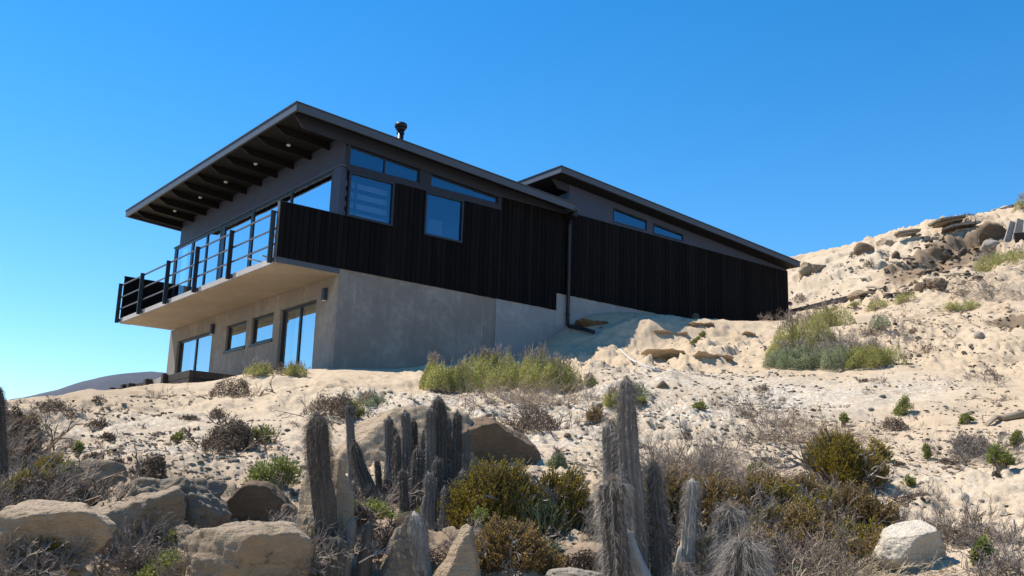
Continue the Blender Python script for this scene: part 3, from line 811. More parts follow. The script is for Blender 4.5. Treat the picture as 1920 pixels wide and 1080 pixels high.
# grey beam and the clerestory band above it
hp('beam', box_vf(0.0, 4.46, -0.055, 0.10, 2.307, 2.455), 'beam')
SR = 0.0685
zp = lambda x: 2.93 - SR * x                      # underside of the wall plate
zs = lambda x: 3.225 - SR * (x + 0.0)             # soffit
zr = lambda x: 3.415 - SR * (x + 1.58)            # roof top
window('clerestory_window', 1, 0.03, 0.05, 1.965, 2.457, zp(0.05) - 0.003, 'glassside', 0.03, 0.07, (1.0,), top1=zp(1.965) - 0.003)
window('clerestory_window', 1, 0.03, 2.30, 4.36, 2.457, zp(2.30) - 0.003, 'glassside', 0.03, 0.07, top1=zp(4.36) - 0.003)
hp('mullion_panel', prism([(1.967, 2.457), (2.298, 2.457), (2.298, zp(2.298)), (1.967, zp(1.967))], 1, -0.04, 0.09), 'beam')
hp('mullion_panel', prism([(0.002, 2.457), (0.048, 2.457), (0.048, zp(0.048)), (0.002, zp(0.002))], 1, -0.04, 0.09), 'beam')
hp('siding_panel', prism([(4.465, 2.70), (6.70, 2.70), (6.70, zs(6.70) + 0.05), (4.465, zs(4.465))], 1, 0.0, 0.09), 'beam')
hp('siding_panel', prism([(4.362, 2.457), (4.463, 2.457), (4.463, zp(4.463)), (4.362, zp(4.362))], 1, -0.04, 0.09), 'beam')
hp('trim_strip', box_vf(4.47, 6.72, -0.036, -0.002, 2.679, 2.699), 'siding')
# wall plate carried forward as the outermost rafter
def rafter(y0, y1, x1, name='rafter', mat='soffitboard', drop=0.175):
    bt = lambda x: zs(x) - drop
    poly = [(-1.40, zs(-1.40) - 0.002), (-1.40, zs(-1.40) - 0.06), (-1.19, bt(-1.19)), (x1, bt(x1)), (x1, zs(x1) - 0.002)]
    return hp(name, prism(poly, 1, y0, y1), mat)
V, F = prism([(-1.40, zs(-1.40) - 0.002), (-1.40, zs(-1.40) - 0.06), (-1.19, zp(-1.19)), (4.46, zp(4.46)), (4.46, 2.70), (6.55, 2.702), (6.55, zs(6.55) - 0.002), (4.46, zs(4.46) - 0.002)], 1, -0.075, -0.04)
hp('wall_plate', (V, F), 'beam')
for k in range(11):
    y = 0.90 + k * 0.943
    rafter(y - 0.02, y + 0.02, -0.004)
# roof
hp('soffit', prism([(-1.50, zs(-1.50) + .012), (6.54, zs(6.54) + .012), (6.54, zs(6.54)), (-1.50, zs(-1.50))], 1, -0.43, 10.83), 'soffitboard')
hp('roof_sheet', prism([(-1.60, zr(-1.60)), (6.64, zr(6.64)), (6.64, zr(6.64) - 0.028), (-1.60, zr(-1.60) - 0.028)], 1, -0.50, 10.90), 'roofsheet')
zf = lambda x: zr(x) - 0.030
hp('fascia', box_vf(-1.58, -1.53, -0.478, 10.878, zf(-1.58) - 0.175, zf(-1.58) - 0.002), 'fascia')
for y0, y1 in ((-0.48, -0.435), (10.835, 10.88)):
    hp('fascia', prism([(-1.528, zf(-1.528)), (6.62, zf(6.62)), (6.62, zf(6.62) - 0.172), (-1.528, zf(-1.528) - 0.172)], 1, y0, y1), 'fascia')
hp('fascia', box_vf(6.56, 6.60, -0.43, 10.83, zf(6.6) - 0.17, zf(6.6) - 0.002), 'fascia')
# recessed soffit lights
for q in ((541.3, 271), (479.7, 306.3), (423.7, 340), (375.6, 369), (328.3, 394.5)):
    d = ray(*q); t = (3.27 - CAM[2]) / d[2]; P = CAM + t * d
    hp('soffit_light', lathe([(0.03, zs(P[0]) - 0.045), (0.055, zs(P[0]) - 0.03), (0.055, zs(P[0]) - 0.001)], P[0], P[1], 16), 'white', None, True)
# gutter at the low end of the roof, with end cap, downpipe and outlet pipe lying on the sand
gz0 = zf(6.62) - 0.09
prof = [(6.605 + 0.075 - 0.075 * math.cos(a), gz0 - 0.075 * math.sin(a)) for a in np.linspace(0, math.pi, 12)]
inner = [(6.605 + 0.075 - 0.068 * math.cos(a), gz0 - 0.068 * math.sin(a)) for a in np.linspace(math.pi, 0, 12)]
gut = hp('gutter', prism(prof + inner, 1, -0.50, 10.8), 'fascia')
part('end_cap', *prism(prof, 1, -0.508, -0.501), M['fascia'], gut)
part('hopper', *box_vf(6.61, 6.80, -0.40, -0.02, gz0 - 0.20, gz0 - 0.09, 0.03), M['pipe'], gut)
pend = G(1113, 628)
dp = hp('downpipe', tube([(6.74, -0.13, gz0 - 0.18), (6.74, -0.105, gz0 - 0.40), (6.74, -0.10, 1.0), (6.74, -0.10, -0.36), (6.76, -0.15, -0.42)] + [tuple(G(x, y) + np.array([0, 0, 0.09])) for x, y in ((1072, 618), (1092, 623), (1113, 629))], 0.05, 12), 'pipe', None, True)
for z in (2.1, 0.9, -0.1): part('pipe_clip', *lathe([(0.062, z), (0.066, z + 0.01), (0.062, z + 0.04)], 6.74, -0.10, 14), M['pipe'], dp)
# stove flue
d = ray(751, 250); P = CAM + d * ((1.6 - CAM[1]) / d[1])
fz = zr(P[0]); top = (CAM + ray(751, 230) * ((1.6 - CAM[1]) / ray(751, 230)[1]))[2]
fl = hp('chimney', lathe([(0.13, fz - 0.05), (0.13, fz + 0.03), (0.085, fz + 0.06), (0.085, top - 0.2)], P[0], P[1]), 'pipe', None, True)
part('cowl', *lathe([(0.088, top - 0.24), (0.14, top - 0.17), (0.14, top - 0.155)], P[0], P[1]), M['pipe'], fl, True)
part('cowl_cap', *lathe([(0.15, top - 0.14), (0.165, top - 0.13), (0.165, top - 0.05), (0.12, top - 0.01), (0.02, top)], P[0], P[1]), M['pipe'], fl, True)
part('flue_band', *lathe([(0.10, top - 0.31), (0.104, top - 0.30), (0.10, top - 0.27)], P[0], P[1]), M['frame'], fl, True)

# upper front: grey wall, header flashing, glazed doors
hp('upper_front_wall', prism([(0.0, 2.44), (0.0, zs(0.0)), (0.12, zs(0.12)), (0.12, 2.44)], 1, 0.10, 10.40), 'siding')
hp('header_flashing', box_vf(-0.16, 0.11, -0.035, 10.44, 2.395, 2.435), 'fascia')
hp('corner_post', box_vf(-0.14, 0.02, -0.0, 0.36, 0.03, 2.393), 'siding')
hp('corner_post', box_vf(-0.14, 0.06, 10.26, 10.38, 0.03, 2.393), 'frame')
window('glazed_bay', 0, -0.09, 0.37, 4.74, 0.03, 2.392, 'glassfront', 0.07, 0.09, (2.50,), sash={1: 1})
window('sliding_door', 0, -0.07, 4.75, 6.66, 0.03, 2.392, 'glassfront', 0.10, 0.12)
window('sliding_door', 0, -0.09, 6.80, 8.94, 0.03, 2.392, 'glassfront', 0.08, 0.09, (7.83,))
window('glazed_bay', 0, -0.09, 8.95, 10.25, 0.03, 2.392, 'glassfront', 0.06, 0.09)
hp('door_jamb', box_vf(-0.13, 0.05, 6.662, 6.798, 0.03, 2.392), 'frame')
# room behind the glass
hp('upper_floor', box_vf(0.01, 6.55, 0.13, 10.14, -0.14, 0.028), 'interior')
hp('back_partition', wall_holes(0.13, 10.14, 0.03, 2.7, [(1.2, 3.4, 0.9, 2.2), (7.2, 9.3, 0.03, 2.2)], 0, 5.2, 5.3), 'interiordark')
hp('kitchen_counter', box_vf(3.6, 4.3, 4.5, 9.6, 0.03, 0.95, 0.02), 'white')
hp('pendant_lamp', lathe([(0.02, 1.9), (0.16, 1.62), (0.15, 1.60)], 2.4, 8.4, 16), 'white', None, True)
curtain(0, 0.30, 8.2, 8.75, 0.04, 2.36, 'curtain', 0.06, 4)

# rear volume
S2 = 0.0763
z2 = lambda x: 3.785 - S2 * (x - 6.06)
zs2 = lambda x: z2(x) - 0.185
rw = [(8.44, 9.79, 2.82, 3.20), (10.05, 11.32, 2.80, 3.10)]
V, F = prism([(6.79, 2.765), (16.22, 2.765), (16.22, zs2(16.22)), (6.79, zs2(6.79))], 1, 0.0, 0.10)
def rear_siding():
    xs = [6.79, 8.44, 9.79, 10.05, 11.32, 16.25]
    for a, b in zip(xs[:-1], xs[1:]):
        w = [q for q in rw if abs(q[0] - a) < 1e-6]
        lo = 2.765
        if w:
            hp('siding_panel', box_vf(a, b, 0.0, 0.10, 2.765, w[0][2] - 0.002), 'siding')
            zt0, zt1 = zs2(a) - 0.165, zs2(b) - 0.165
            hp('siding_panel', prism([(a, zt0 + .002), (b, zt1 + .002), (b, zs2(b)), (a, zs2(a))], 1, 0.0, 0.10), 'siding')
            window('clerestory_window', 1, 0.03, a + .002, b - .002, w[0][2], zt0, 'glassside', 0.035, 0.08, top1=zt1)
        else:
            hp('siding_panel', prism([(a + .001, lo), (b - .001, lo), (b - .001, zs2(b)), (a + .001, zs2(a))], 1, 0.0, 0.10), 'siding')
rear_siding()
hp('trim_strip', box_vf(6.80, 16.25, -0.036, -0.002, 2.747, 2.764), 'siding')
hp('rear_front_wall', prism([(6.79, 2.4), (6.79, zs2(6.79) - 0.22), (6.95, zs2(6.95) - 0.22), (6.95, 2.4)], 1, 0.11, 10.2), 'frame')
hp('rear_wall_plate', prism([(6.22, zs2(6.22) - 0.002), (6.22, zs2(6.22) - 0.04), (6.42, zs2(6.42) - 0.22), (6.788, zs2(6.788) - 0.22), (6.788, zs2(6.788) - 0.002)], 1, 0.0, 0.06), 'beam')
for k in range(5):
    y = 1.3 + k * 0.95
    hp('rafter', prism([(6.22, zs2(6.22) - 0.002), (6.22, zs2(6.22) - 0.04), (6.42, zs2(6.42) - 0.2), (6.788, zs2(6.788) - 0.2), (6.788, zs2(6.788) - 0.002)], 1, y, y + 0.05), 'beam')
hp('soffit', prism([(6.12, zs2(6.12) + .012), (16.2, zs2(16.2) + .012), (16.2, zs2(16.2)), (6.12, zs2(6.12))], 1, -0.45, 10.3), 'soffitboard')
hp('roof_sheet', prism([(6.04, z2(6.04)), (16.30, z2(16.30)), (16.30, z2(16.30) - 0.026), (6.04, z2(6.04) - 0.026)], 1, -0.52, 10.4), 'roofsheet')
hp('fascia', prism([(6.11, z2(6.11) - .028), (16.28, z2(16.28) - .028), (16.28, z2(16.28) - 0.178), (6.11, z2(6.11) - 0.178)], 1, -0.50, -0.455), 'fascia')
hp('fascia', box_vf(6.06, 6.108, -0.498, 10.38, z2(6.06) - 0.185, z2(6.06) - 0.030), 'fascia')
hp('fascia', box_vf(16.235, 16.28, -0.452, 10.38, z2(16.28) - 0.178, z2(16.28) - 0.030), 'fascia')
hp('rear_side_wall', box_vf(6.9, 16.0, 10.1, 10.3, -1.5, 2.9), 'siding')

# ------------------------------------------------------------------ rocks
_ico = {}
def ico(sub):
    if sub not in _ico:
        bm = bmesh.new(); bmesh.ops.create_icosphere(bm, subdivisions=sub, radius=1.0)
        V, F = bm_vf(bm); _ico[sub] = (V, np.array(F))
    return _ico[sub]
def rock_vf(seed, sub=4, planes=14, rough=0.10, sharp=10.0, cuts=(), strata=0.0):
    if sub >= 5: rough, sharp, planes = rough * 1.1 + 0.02, sharp * 3.0, planes + 2
    """a faceted, weathered stone of about unit radius; cuts = extra flat faces (normal, distance)"""
    r_ = np.random.default_rng(seed)
    V, F = ico(sub)
    N = r_.normal(size=(planes, 3)); N /= np.linalg.norm(N, axis=1)[:, None]
    d = r_.uniform(0.72, 1.0, planes)
    for n_, d_ in cuts:
        n_ = np.array(n_, float); N = np.vstack([N, n_ / np.linalg.norm(n_)]); d = np.append(d, d_)
    a = np.maximum(V @ N.T, 0) / d
    r = np.power((a ** sharp).sum(1) + 1.0 ** sharp * 0.4, -1.0 / sharp)
    P = V * r[:, None]
    o = r_.uniform(0, 50, 3)
    n = fbm3(P[:, 0] * 1.6 + o[0], P[:, 1] * 1.6 + o[1], P[:, 2] * 1.6 + o[2], 5, seed % 97, 0.55)
    fine = fbm3(P[:, 0] * 7 + o[1], P[:, 1] * 7, P[:, 2] * 7 + o[0], 4, seed % 89, 0.6)
    cr = np.abs(fbm3(P[:, 0] * 0.9 + o[2], P[:, 1] * 0.9 + o[0], P[:, 2] * 1.5 + o[1], 3, seed % 83 + 4))
    rid = np.abs(fbm3(P[:, 0] * 2.2 + o[2], P[:, 1] * 2.2, P[:, 2] * 2.2 + o[1], 3, seed % 71 + 9))
    P = P * (1 + rough * n * 1.7 + rough * 0.22 * fine - rough * 0.8 * (0.25 - rid) - (0.045 * np.exp(-cr / 0.012) if sub > 3 else 0))[:, None]
    if strata:
        w = P[:, 2] + 0.25 * P[:, 0] + 0.2 * fbm3(P[:, 0] + o[0], P[:, 1], P[:, 2], 2, 3)
        q = noise2(w * 9.0, np.full(len(w), float(seed % 31)), 5)
        P *= (1 + strata * 1.3 * q * np.clip(1.2 - np.abs(P[:, 2:3].ravel()), 0.2, 1))[:, None]
    return P, F
def rotz(V, a):
    c, s = math.cos(a), math.sin(a); W = V.copy()
    W[:, 0] = c * V[:, 0] - s * V[:, 1]; W[:, 1] = s * V[:, 0] + c * V[:, 1]
    return W
YR = math.atan2(_r[1], _r[0])      # heading of the picture's right, on the ground
def boulder(label, px0, px1, py0, py1, seed, mat, deep=0.8, bury=0.3, sub=5, rough=0.10, sharp=10, cuts=(), roll=0.0, strata=0.0, planes=14, turn=0.0, name='boulder', cat='boulder', group=None, D=None):
    """a stone that fills the given pixel box, standing in the slope; cuts are given in picture axes (right, away, up)"""
    P0 = G((px0 + px1) / 2, py1) if D is None else at((px0 + px1) / 2, py1, D)
    s = mpp(P0); w, h = (px1 - px0) * s, (py1 - py0) * s
    V, F = rock_vf(seed, sub, planes, rough, sharp, cuts, strata)
    V = (V - V.min(0)) / (V.max(0) - V.min(0)) - 0.5
    if roll:
        c, q = math.cos(roll), math.sin(roll); x, z = V[:, 0].copy(), V[:, 2].copy()
        V[:, 0], V[:, 2] = c * x - q * z, q * x + c * z
        V = (V - V.min(0)) / (V.max(0) - V.min(0)) - 0.5
    full = h * (1 + bury)
    V = V * np.array([w, w * deep, full])
    V[:, 2] += full / 2 - h * bury
    V = rotz(V, YR + turn)
    fwd = np.array([math.cos(YAW), math.sin(YAW), 0]) * w * deep * 0.40
    loc = P0 + fwd
    o = link(name, mesh_np(name, V, F, M[mat], True), None, loc)
    return setp(o, label, cat, group)

# big stones of the foreground
B = boulder
B('pale angular slab cut by the left edge of the photo', -70, 178, 938, 1065, 3, 'sandstone', 0.6, 0.35, 6, 0.09, 7, [((0.7, -0.8, -0.4), 0.4), ((-0.15, -0.2, 1), 0.5)], -0.16, 0.04)
B('pale tilted block with a dark undercut right of the edge slab', 118, 318, 908, 1050, 107, 'sandstone', 0.7, 0.3, 6, 0.10, 7, [((0.85, -0.6, -0.45), 0.34), ((-0.45, -0.2, 0.85), 0.46), ((0.2, -1, 0.1), 0.6)], -0.22, 0.05)
B('small broken block lying against the tilted pale block', 60, 150, 1010, 1070, 109, 'greystone', 0.8, 0.3, 5, 0.12, 8, [((0.3, -1, 0.2), 0.5)], 0.2)
B('grey broken rock wedged in front of the cracked boulder', 300, 372, 985, 1030, 111, 'greystone', 0.8, 0.3, 5, 0.14, 8, [((-0.6, -0.7, 0.3), 0.5)], 0.3)
B('grey stained boulder with a cracked crown behind the pale long one', 185, 420, 893, 1020, 8, 'greystone', 0.7, 0.35, 6, 0.15, 9, [((0, 0.1, 1), 0.6)], 0.05, 0.05)
B('brown faced boulder with one broad shaded flat side', 372, 545, 900, 1000, 12, 'brownstone', 0.75, 0.3, 5, 0.05, 14, [((0.45, -1, -0.30), 0.36), ((-0.8, -0.1, 0.6), 0.55)], 0.1)
B('large pale rounded boulder at the bottom beside the tall woolly cactus', 320, 572, 978, 1110, 17, 'sandstone', 0.65, 0.4, 6, 0.09, 9, [((0.0, -0.2, 1), 0.55), ((0.55, -0.8, -0.6), 0.42)], 0.08, 0.03)
B('broad pale boulder rising behind the row of cacti', 585, 905, 752, 975, 23, 'sandstone', 0.55, 0.3, 6, 0.09, 9, [((-0.55, -0.25, 0.8), 0.6), ((0.1, -0.75, 0.6), 0.55), ((0.1, 0.3, 1), 0.75)], 0.0, 0.02, D=10.9)
B('round brown boulder with a shadowed front right of the cactus row', 800, 1016, 772, 925, 29, 'brownstone', 0.8, 0.3, 6, 0.07, 9, [((0.45, -1, -0.32), 0.30), ((-0.3, -0.3, 1), 0.7)], 0.0, D=11.0)
B('steep leaning slab of tan rock left of the tall woolly cactus', 540, 655, 835, 1050, 31, 'sandstone', 0.8, 0.25, 6, 0.10, 9, [((-0.5, -0.7, 0.35), 0.5)], -0.15, 0.03)
B('pointed tan stone standing upright at the bottom edge', 806, 908, 985, 1110, 37, 'sandstone', 0.6, 0.2, 6, 0.13, 6, [((-0.86, -0.2, 0.5), 0.40), ((0.92, -0.1, 0.30), 0.46), ((0.3, -1, 0.2), 0.5)], 0.0, 0.05)
B('rough upright grey stone between the hairy stumps', 700, 780, 985, 1115, 41, 'greystone', 0.7, 0.2, 6, 0.22, 5, [((-0.9, -0.2, 0.3), 0.5), ((0.9, 0, 0.25), 0.5)], 0.0, 0.04)
B('rounded white boulder at the lower right', 1652, 1796, 976, 1070, 43, 'whitestone', 0.75, 0.2, 6, 0.06, 10, [((-0.15, -0.25, 1), 0.55), ((0.5, -0.9, -0.45), 0.42), ((0.9, -0.2, 0.2), 0.72)], 0.08)
B('low flat grey rock embedded in the sand at left', 120, 225, 858, 912, 47, 'greystone', 0.7, 0.5, 5, 0.10, 9, [((0, 0, 1), 0.6)], -0.15, 0.03)
B('flat pale stone at the bottom right of the cacti', 1020, 1140, 1066, 1100, 51, 'palestone', 0.7, 0.5, 5, 0.09, 9)
B('dark hunched rock among the yellow green leaves', 735, 800, 960, 1015, 53, 'darkstone', 0.8, 0.3, 4, 0.12, 9)
B('brown stone wedged right of the flat faced boulder', 520, 545, 945, 990, 57, 'brownstone', 0.8, 0.3, 4, 0.1, 9)

# ledges of crusted sand below the black wall
for a in (('curved crust ledge of sand with a deep undercut below the black wall', 1290, 1395, 655, 681, 61), ('overhanging sand crust in the middle of the mound', 1205, 1312, 650, 672, 62),
          ('small sand crust ledge near the top of the mound', 1218, 1296, 618, 630, 63), ('thin sand crust lip close under the black boards', 1290, 1345, 603, 612, 64),
          ('brown sand bank against the concrete plinth beside the downpipe', 1075, 1150, 594, 612, 65), ('short sand ledge at the right end of the mound', 1392, 1425, 620, 631, 66)):
    B(a[0], a[1], a[2], a[3], a[4], a[5], 'brownstone' if a[5] == 65 else 'ground', 1.9, 1.0, 5, 0.20, 9, [((0.1, -0.8, -0.6), 0.30), ((0, -0.12, 1), 0.26)], -0.10 if a[5] in (61, 66) else 0.04, 0.08, name='sand_ledge', cat='ledge')

# stones of the right skyline
B('dark flat rock on the skyline between the house and the slab stacks', 1604, 1644, 451, 474, 71, 'brownstone', 0.8, 0.4, 4, 0.12, 12)
B('big tan boulder under the skyline beside the leaning planks', 1838, 1900, 414, 452, 73, 'brownstone', 0.8, 0.3, 5, 0.12, 10, [((0.1, -1, -0.1), 0.5)])
B('white block lying below the big tan boulder on the hilltop', 1846, 1884, 447, 467, 75, 'palestone', 0.8, 0.3, 4, 0.08, 14)
B('rounded rock poking from the eroded brown bank', 1744, 1772, 458, 486, 77, 'brownstone', 0.8, 0.2, 4, 0.08, 9)
B('dark wedge of rock lying in the slumped bank', 1798, 1822, 462, 480, 79, 'darkstone', 0.8, 0.3, 4, 0.12, 12)
B('rough brown outcrop at the foot of the bank', 1745, 1800, 516, 546, 81, 'brownstone', 0.8, 0.4, 5, 0.2, 9, strata=0.08)
B('flat brown outcrop left of the rough one', 1718, 1750, 526, 546, 83, 'brownstone', 0.8, 0.4, 4, 0.18, 9, strata=0.08)
B('long tan rock beside the timber edging on the hill', 1592, 1640, 540, 560, 85, 'ledge', 0.6, 0.5, 4, 0.1, 12, roll=-0.3)
B('pale rock halfway up the far slope', 1645, 1668, 486, 502, 87, 'palestone', 0.8, 0.4, 4, 0.1, 12)
B('grey rock next to the pale one on the far slope', 1674, 1690, 468, 484, 89, 'darkstone', 0.8, 0.3, 4, 0.12, 12)
B('grey stone at the mouth of the hollow on the right edge', 1830, 1850, 620, 634, 91, 'palestone', 0.8, 0.3, 4, 0.1, 12)
B('brown clod above the small green tuft on the right slope', 1706, 1726, 612, 626, 93, 'brownstone', 0.8, 0.3, 4, 0.16, 9)
B('dark pointed stone in the gravel right of the tall cactus', 1230, 1258, 712, 730, 95, 'brownstone', 0.7, 0.2, 3, 0.06, 14, [((-0.8, 0, 0.5), 0.45), ((0.8, 0, 0.5), 0.45)])
B('bright white stone lying in the gravel right of the tall cactus', 1273, 1290, 784, 804, 97, 'whitestone', 0.7, 0.2, 3, 0.05, 12)
B('white hollow shell shaped stone above the white boulder', 1802, 1820, 922, 940, 99, 'whitestone', 0.7, 0.2, 3, 0.12, 12)
B('pale block under the olive bush at right', 1618, 1640, 884, 904, 101, 'palestone', 0.7, 0.2, 3, 0.1, 12)
B('pale stone in the shade below the big olive bush', 1094, 1112, 1040, 1056, 103, 'palestone', 0.7, 0.2, 3, 0.08, 12)
B('dark angular stone at the foot of the black boards', 1298, 1312, 586, 597, 105, 'darkstone', 0.7, 0.3, 3, 0.08, 14)

B('rugged brown outcrop under the grey slabs on the skyline', 1752, 1842, 412, 452, 113, 'brownstone', 0.8, 0.4, 6, 0.22, 6, [((0.1, -1, -0.2), 0.45), ((0, 0, 1), 0.6)], -0.12, 0.08, D=42.6)
B('layered tan outcrop on the skyline left of the dark flat rock', 1500, 1560, 486, 512, 115, 'sandstone', 0.8, 0.5, 5, 0.2, 6, [((0, -0.2, 1), 0.5)], -0.25, 0.1)
B('broken tan outcrop on the skyline right of the dark flat rock', 1648, 1690, 440, 462, 117, 'sandstone', 0.8, 0.5, 5, 0.2, 6, [((0, -0.2, 1), 0.5)], -0.3, 0.1)
# loose stones: shared meshes
stone_me = {}
for kind, mt in (('pale', 'palestone'), ('tan', 'sandstone'), ('dark', 'darkstone'), ('grey', 'greystone')):
    stone_me[kind] = []
    for k in range(5):
        V, F = rock_vf(300 + k * 7 + len(kind), 2, 9, 0.09, 14)
        V = V * np.array([1, rnd.uniform(0.6, 0.95), rnd.uniform(0.4, 0.7)])
        stone_me[kind].append(mesh_np('stone', V, F, M[mt], True))
def stone(px, py, wpx, kind, where):
    P = G(px, py); r = wpx * mpp(P) / 2
    o = link('stone', rnd.choice(stone_me[kind]), None, P + np.array([0, 0, r * 0.12]))
    o.scale = (r, r, r * rnd.uniform(0.8, 1.2)); o.rotation_euler = (rnd.uniform(-.3, .3), rnd.uniform(-.3, .3), rnd.uniform(0, 6.28))
    word = {'pale': 'pale', 'tan': 'tan', 'dark': 'dark brown', 'grey': 'grey'}[kind]
    setp(o, 'small ' + word + ' stone lying loose ' + where, 'stone', word + ' stones ' + where)
for (x0, x1, y0, y1, n, kinds, w0, w1, where) in (
        (1150, 1560, 700, 870, 46, ('pale', 'pale', 'tan', 'grey'), 7, 15, 'on the gravel right of the tallest cactus'),
        (1560, 1919, 690, 960, 34, ('pale', 'tan', 'dark'), 7, 16, 'around and right of the round olive bush'),
        (1000, 1130, 740, 900, 22, ('pale', 'grey', 'pale'), 8, 18, 'left of the tallest cactus'),
        (880, 1000, 740, 790, 16, ('pale',), 8, 18, 'above the round brown boulder'),
        (120, 560, 800, 900, 44, ('pale', 'grey', 'tan', 'dark'), 7, 20, 'on the left slope above the boulders'),
        (60, 560, 735, 798, 16, ('tan', 'dark'), 6, 12, 'near the left crest'),
        (1480, 1919, 560, 690, 40, ('tan', 'dark', 'dark'), 6, 15, 'on the open sand right of the house'),
        (1520, 1700, 470, 556, 22, ('tan', 'pale'), 6, 13, 'on the far slope behind the house'),
        (1702, 1840, 440, 520, 16, ('tan', 'dark'), 6, 14, 'in the slumped brown bank'),
        (620, 800, 735, 770, 14, ('pale', 'tan'), 7, 15, 'on the crest of the broad boulder'),
        (0, 60, 850, 900, 10, ('pale', 'grey'), 10, 24, 'at the left edge below the shaggy cactus')):
    for _ in range(n):
        stone(rnd.uniform(x0, x1), rnd.uniform(y0, y1), w0 + (w1 - w0) * rnd.random() ** 2.2, rnd.choice(kinds), where)

def pebbles():
    V0, F0 = ico(1); Vs, Fs, n = [], [], 0
    mi = []
    def area(x0, x1, y0, y1, cnt, smin, smax, mats):
        nonlocal n
        px = rng.uniform(x0, x1, cnt * 2); t = rng.random(cnt * 2)
        Pa = [at((x0 + x1) / 2, 0, 1)]
        c0, c1 = G((x0 + x1) / 2, y1), G((x0 + x1) / 2, y0)
        d0, d1 = np.hypot(*(c0 - CAM)[:2]), np.hypot(*(c1 - CAM)[:2])
        D = d0 * (d1 / d0) ** t
        dd = _c[None, :2] + ((px - 960) / FPX)[:, None] * _r[None, :2]
        dd /= np.linalg.norm(dd, axis=1)[:, None]
        X, Y = CAM[0] + dd[:, 0] * D, CAM[1] + dd[:, 1] * D
        keep = (fbm2(X * 0.8, Y * 0.8, 3, 77) * 2.2 + rng.random(len(X)) * 0.7 > 0.30) & ~((X > -0.1) & (Y > -0.05) & (X < 16.3))
        X, Y, D = X[keep], Y[keep], D[keep]
        Z = height(X, Y)
        for x, y, z in zip(X, Y, Z):
            s = smin + (smax - smin) * rng.random() ** 3
            W = rotz(V0 * (s * rng.uniform(0.45, 1.35, 3)) * (1 + 0.3 * rng.normal(size=(len(V0), 1))), rng.uniform(0, 6))
            W[:, 2] *= 0.55
            Vs.append(W + (x, y, z + s * 0.15)); Fs.append(F0 + n); n += len(V0)
            mi.append(np.full(len(F0), rng.choice(len(mats)) if mats is None else mats[rng.integers(len(mats))]))
    area(560, 1130, 735, 900, 1500, 0.009, 0.042, (0, 0, 1, 2))
    area(1130, 1560, 700, 880, 2400, 0.009, 0.045, (0, 0, 1, 0, 2))
    area(1560, 1930, 690, 1000, 1900, 0.008, 0.036, (0, 1, 0, 4, 3))
    area(0, 560, 745, 900, 2800, 0.008, 0.042, (0, 1, 1, 4, 0, 2))
    area(0, 560, 900, 1080, 500, 0.008, 0.035, (1, 2, 3))
    area(1480, 1930, 480, 690, 2200, 0.010, 0.055, (1, 1, 0, 4, 4, 3))
    area(1655, 1850, 440, 545, 420, 0.03, 0.17, (3, 3, 2, 1))
    area(1100, 1480, 600, 700, 350, 0.01, 0.045, (0, 1, 3))
    area(560, 1700, 900, 1080, 700, 0.008, 0.03, (0, 1, 3))
    me = mesh_np('pebbles', np.concatenate(Vs), np.concatenate(Fs), [M['palestone'], M['sandstone'], M['greystone'], M['darkstone'], M['ledge']], False, np.concatenate(mi))
    o = link('pebbles', me)
    setp(o, 'scatter of small pebbles and clods over the sandy slope', 'pebbles', kind='stuff')
pebbles()

# ------------------------------------------------------------------ plants
def unit(v): return v / (np.linalg.norm(v, axis=-1, keepdims=True) + 1e-9)
def rdir(n, g): return unit(g.normal(size=(n, 3)))
def leaves_vf(P, A, L, W, g):
    """one folded diamond leaf at every point P, along A"""
    n = len(P); A = unit(A)
    S = unit(np.cross(A, rdir(n, g))); N = np.cross(A, S)
    L = np.broadcast_to(np.asarray(L, float), (n,))[:, None]; W = np.broadcast_to(np.asarray(W, float), (n,))[:, None]
    a = P; b = P + A * L * 0.5 + S * W * 0.5 + N * W * 0.12; c = P + A * L; d = P + A * L * 0.5 - S * W * 0.5 + N * W * 0.12
    V = np.stack([a, b, c, d], 1).reshape(-1, 3)
    return V, np.arange(4 * n).reshape(n, 4)
def sticks_vf(P0, P1, r0, r1):
    n = len(P0); T = unit(P1 - P0)
    ref = np.where(np.abs(T[:, 2:3]) > 0.9, np.array([[1.0, 0, 0]]), np.array([[0, 0, 1.0]]))
    A = unit(np.cross(T, ref)); Bv = np.cross(T, A)
    r0 = np.broadcast_to(np.asarray(r0, float), (n,))[:, None]; r1 = np.broadcast_to(np.asarray(r1, float), (n,))[:, None]
    ring = []
    for P, r in ((P0, r0), (P1, r1)):
        for k in range(3):
            w = 2 * math.pi * k / 3
            ring.append(P + r * (math.cos(w) * A + math.sin(w) * Bv))
    V = np.stack(ring, 1).reshape(-1, 3)
    b = np.arange(n)[:, None] * 6
    F = np.concatenate([b + np.array([[0, 1, 4, 3]]), b + np.array([[1, 2, 5, 4]]), b + np.array([[2, 0, 3, 5]])])
    return V, F
def cat(*vfs):
    Vs, Fs, n = [], [], 0
    for V, F in vfs:
        Vs.append(V); Fs.append(F + n); n += len(V)
    return np.concatenate(Vs), np.concatenate(Fs)
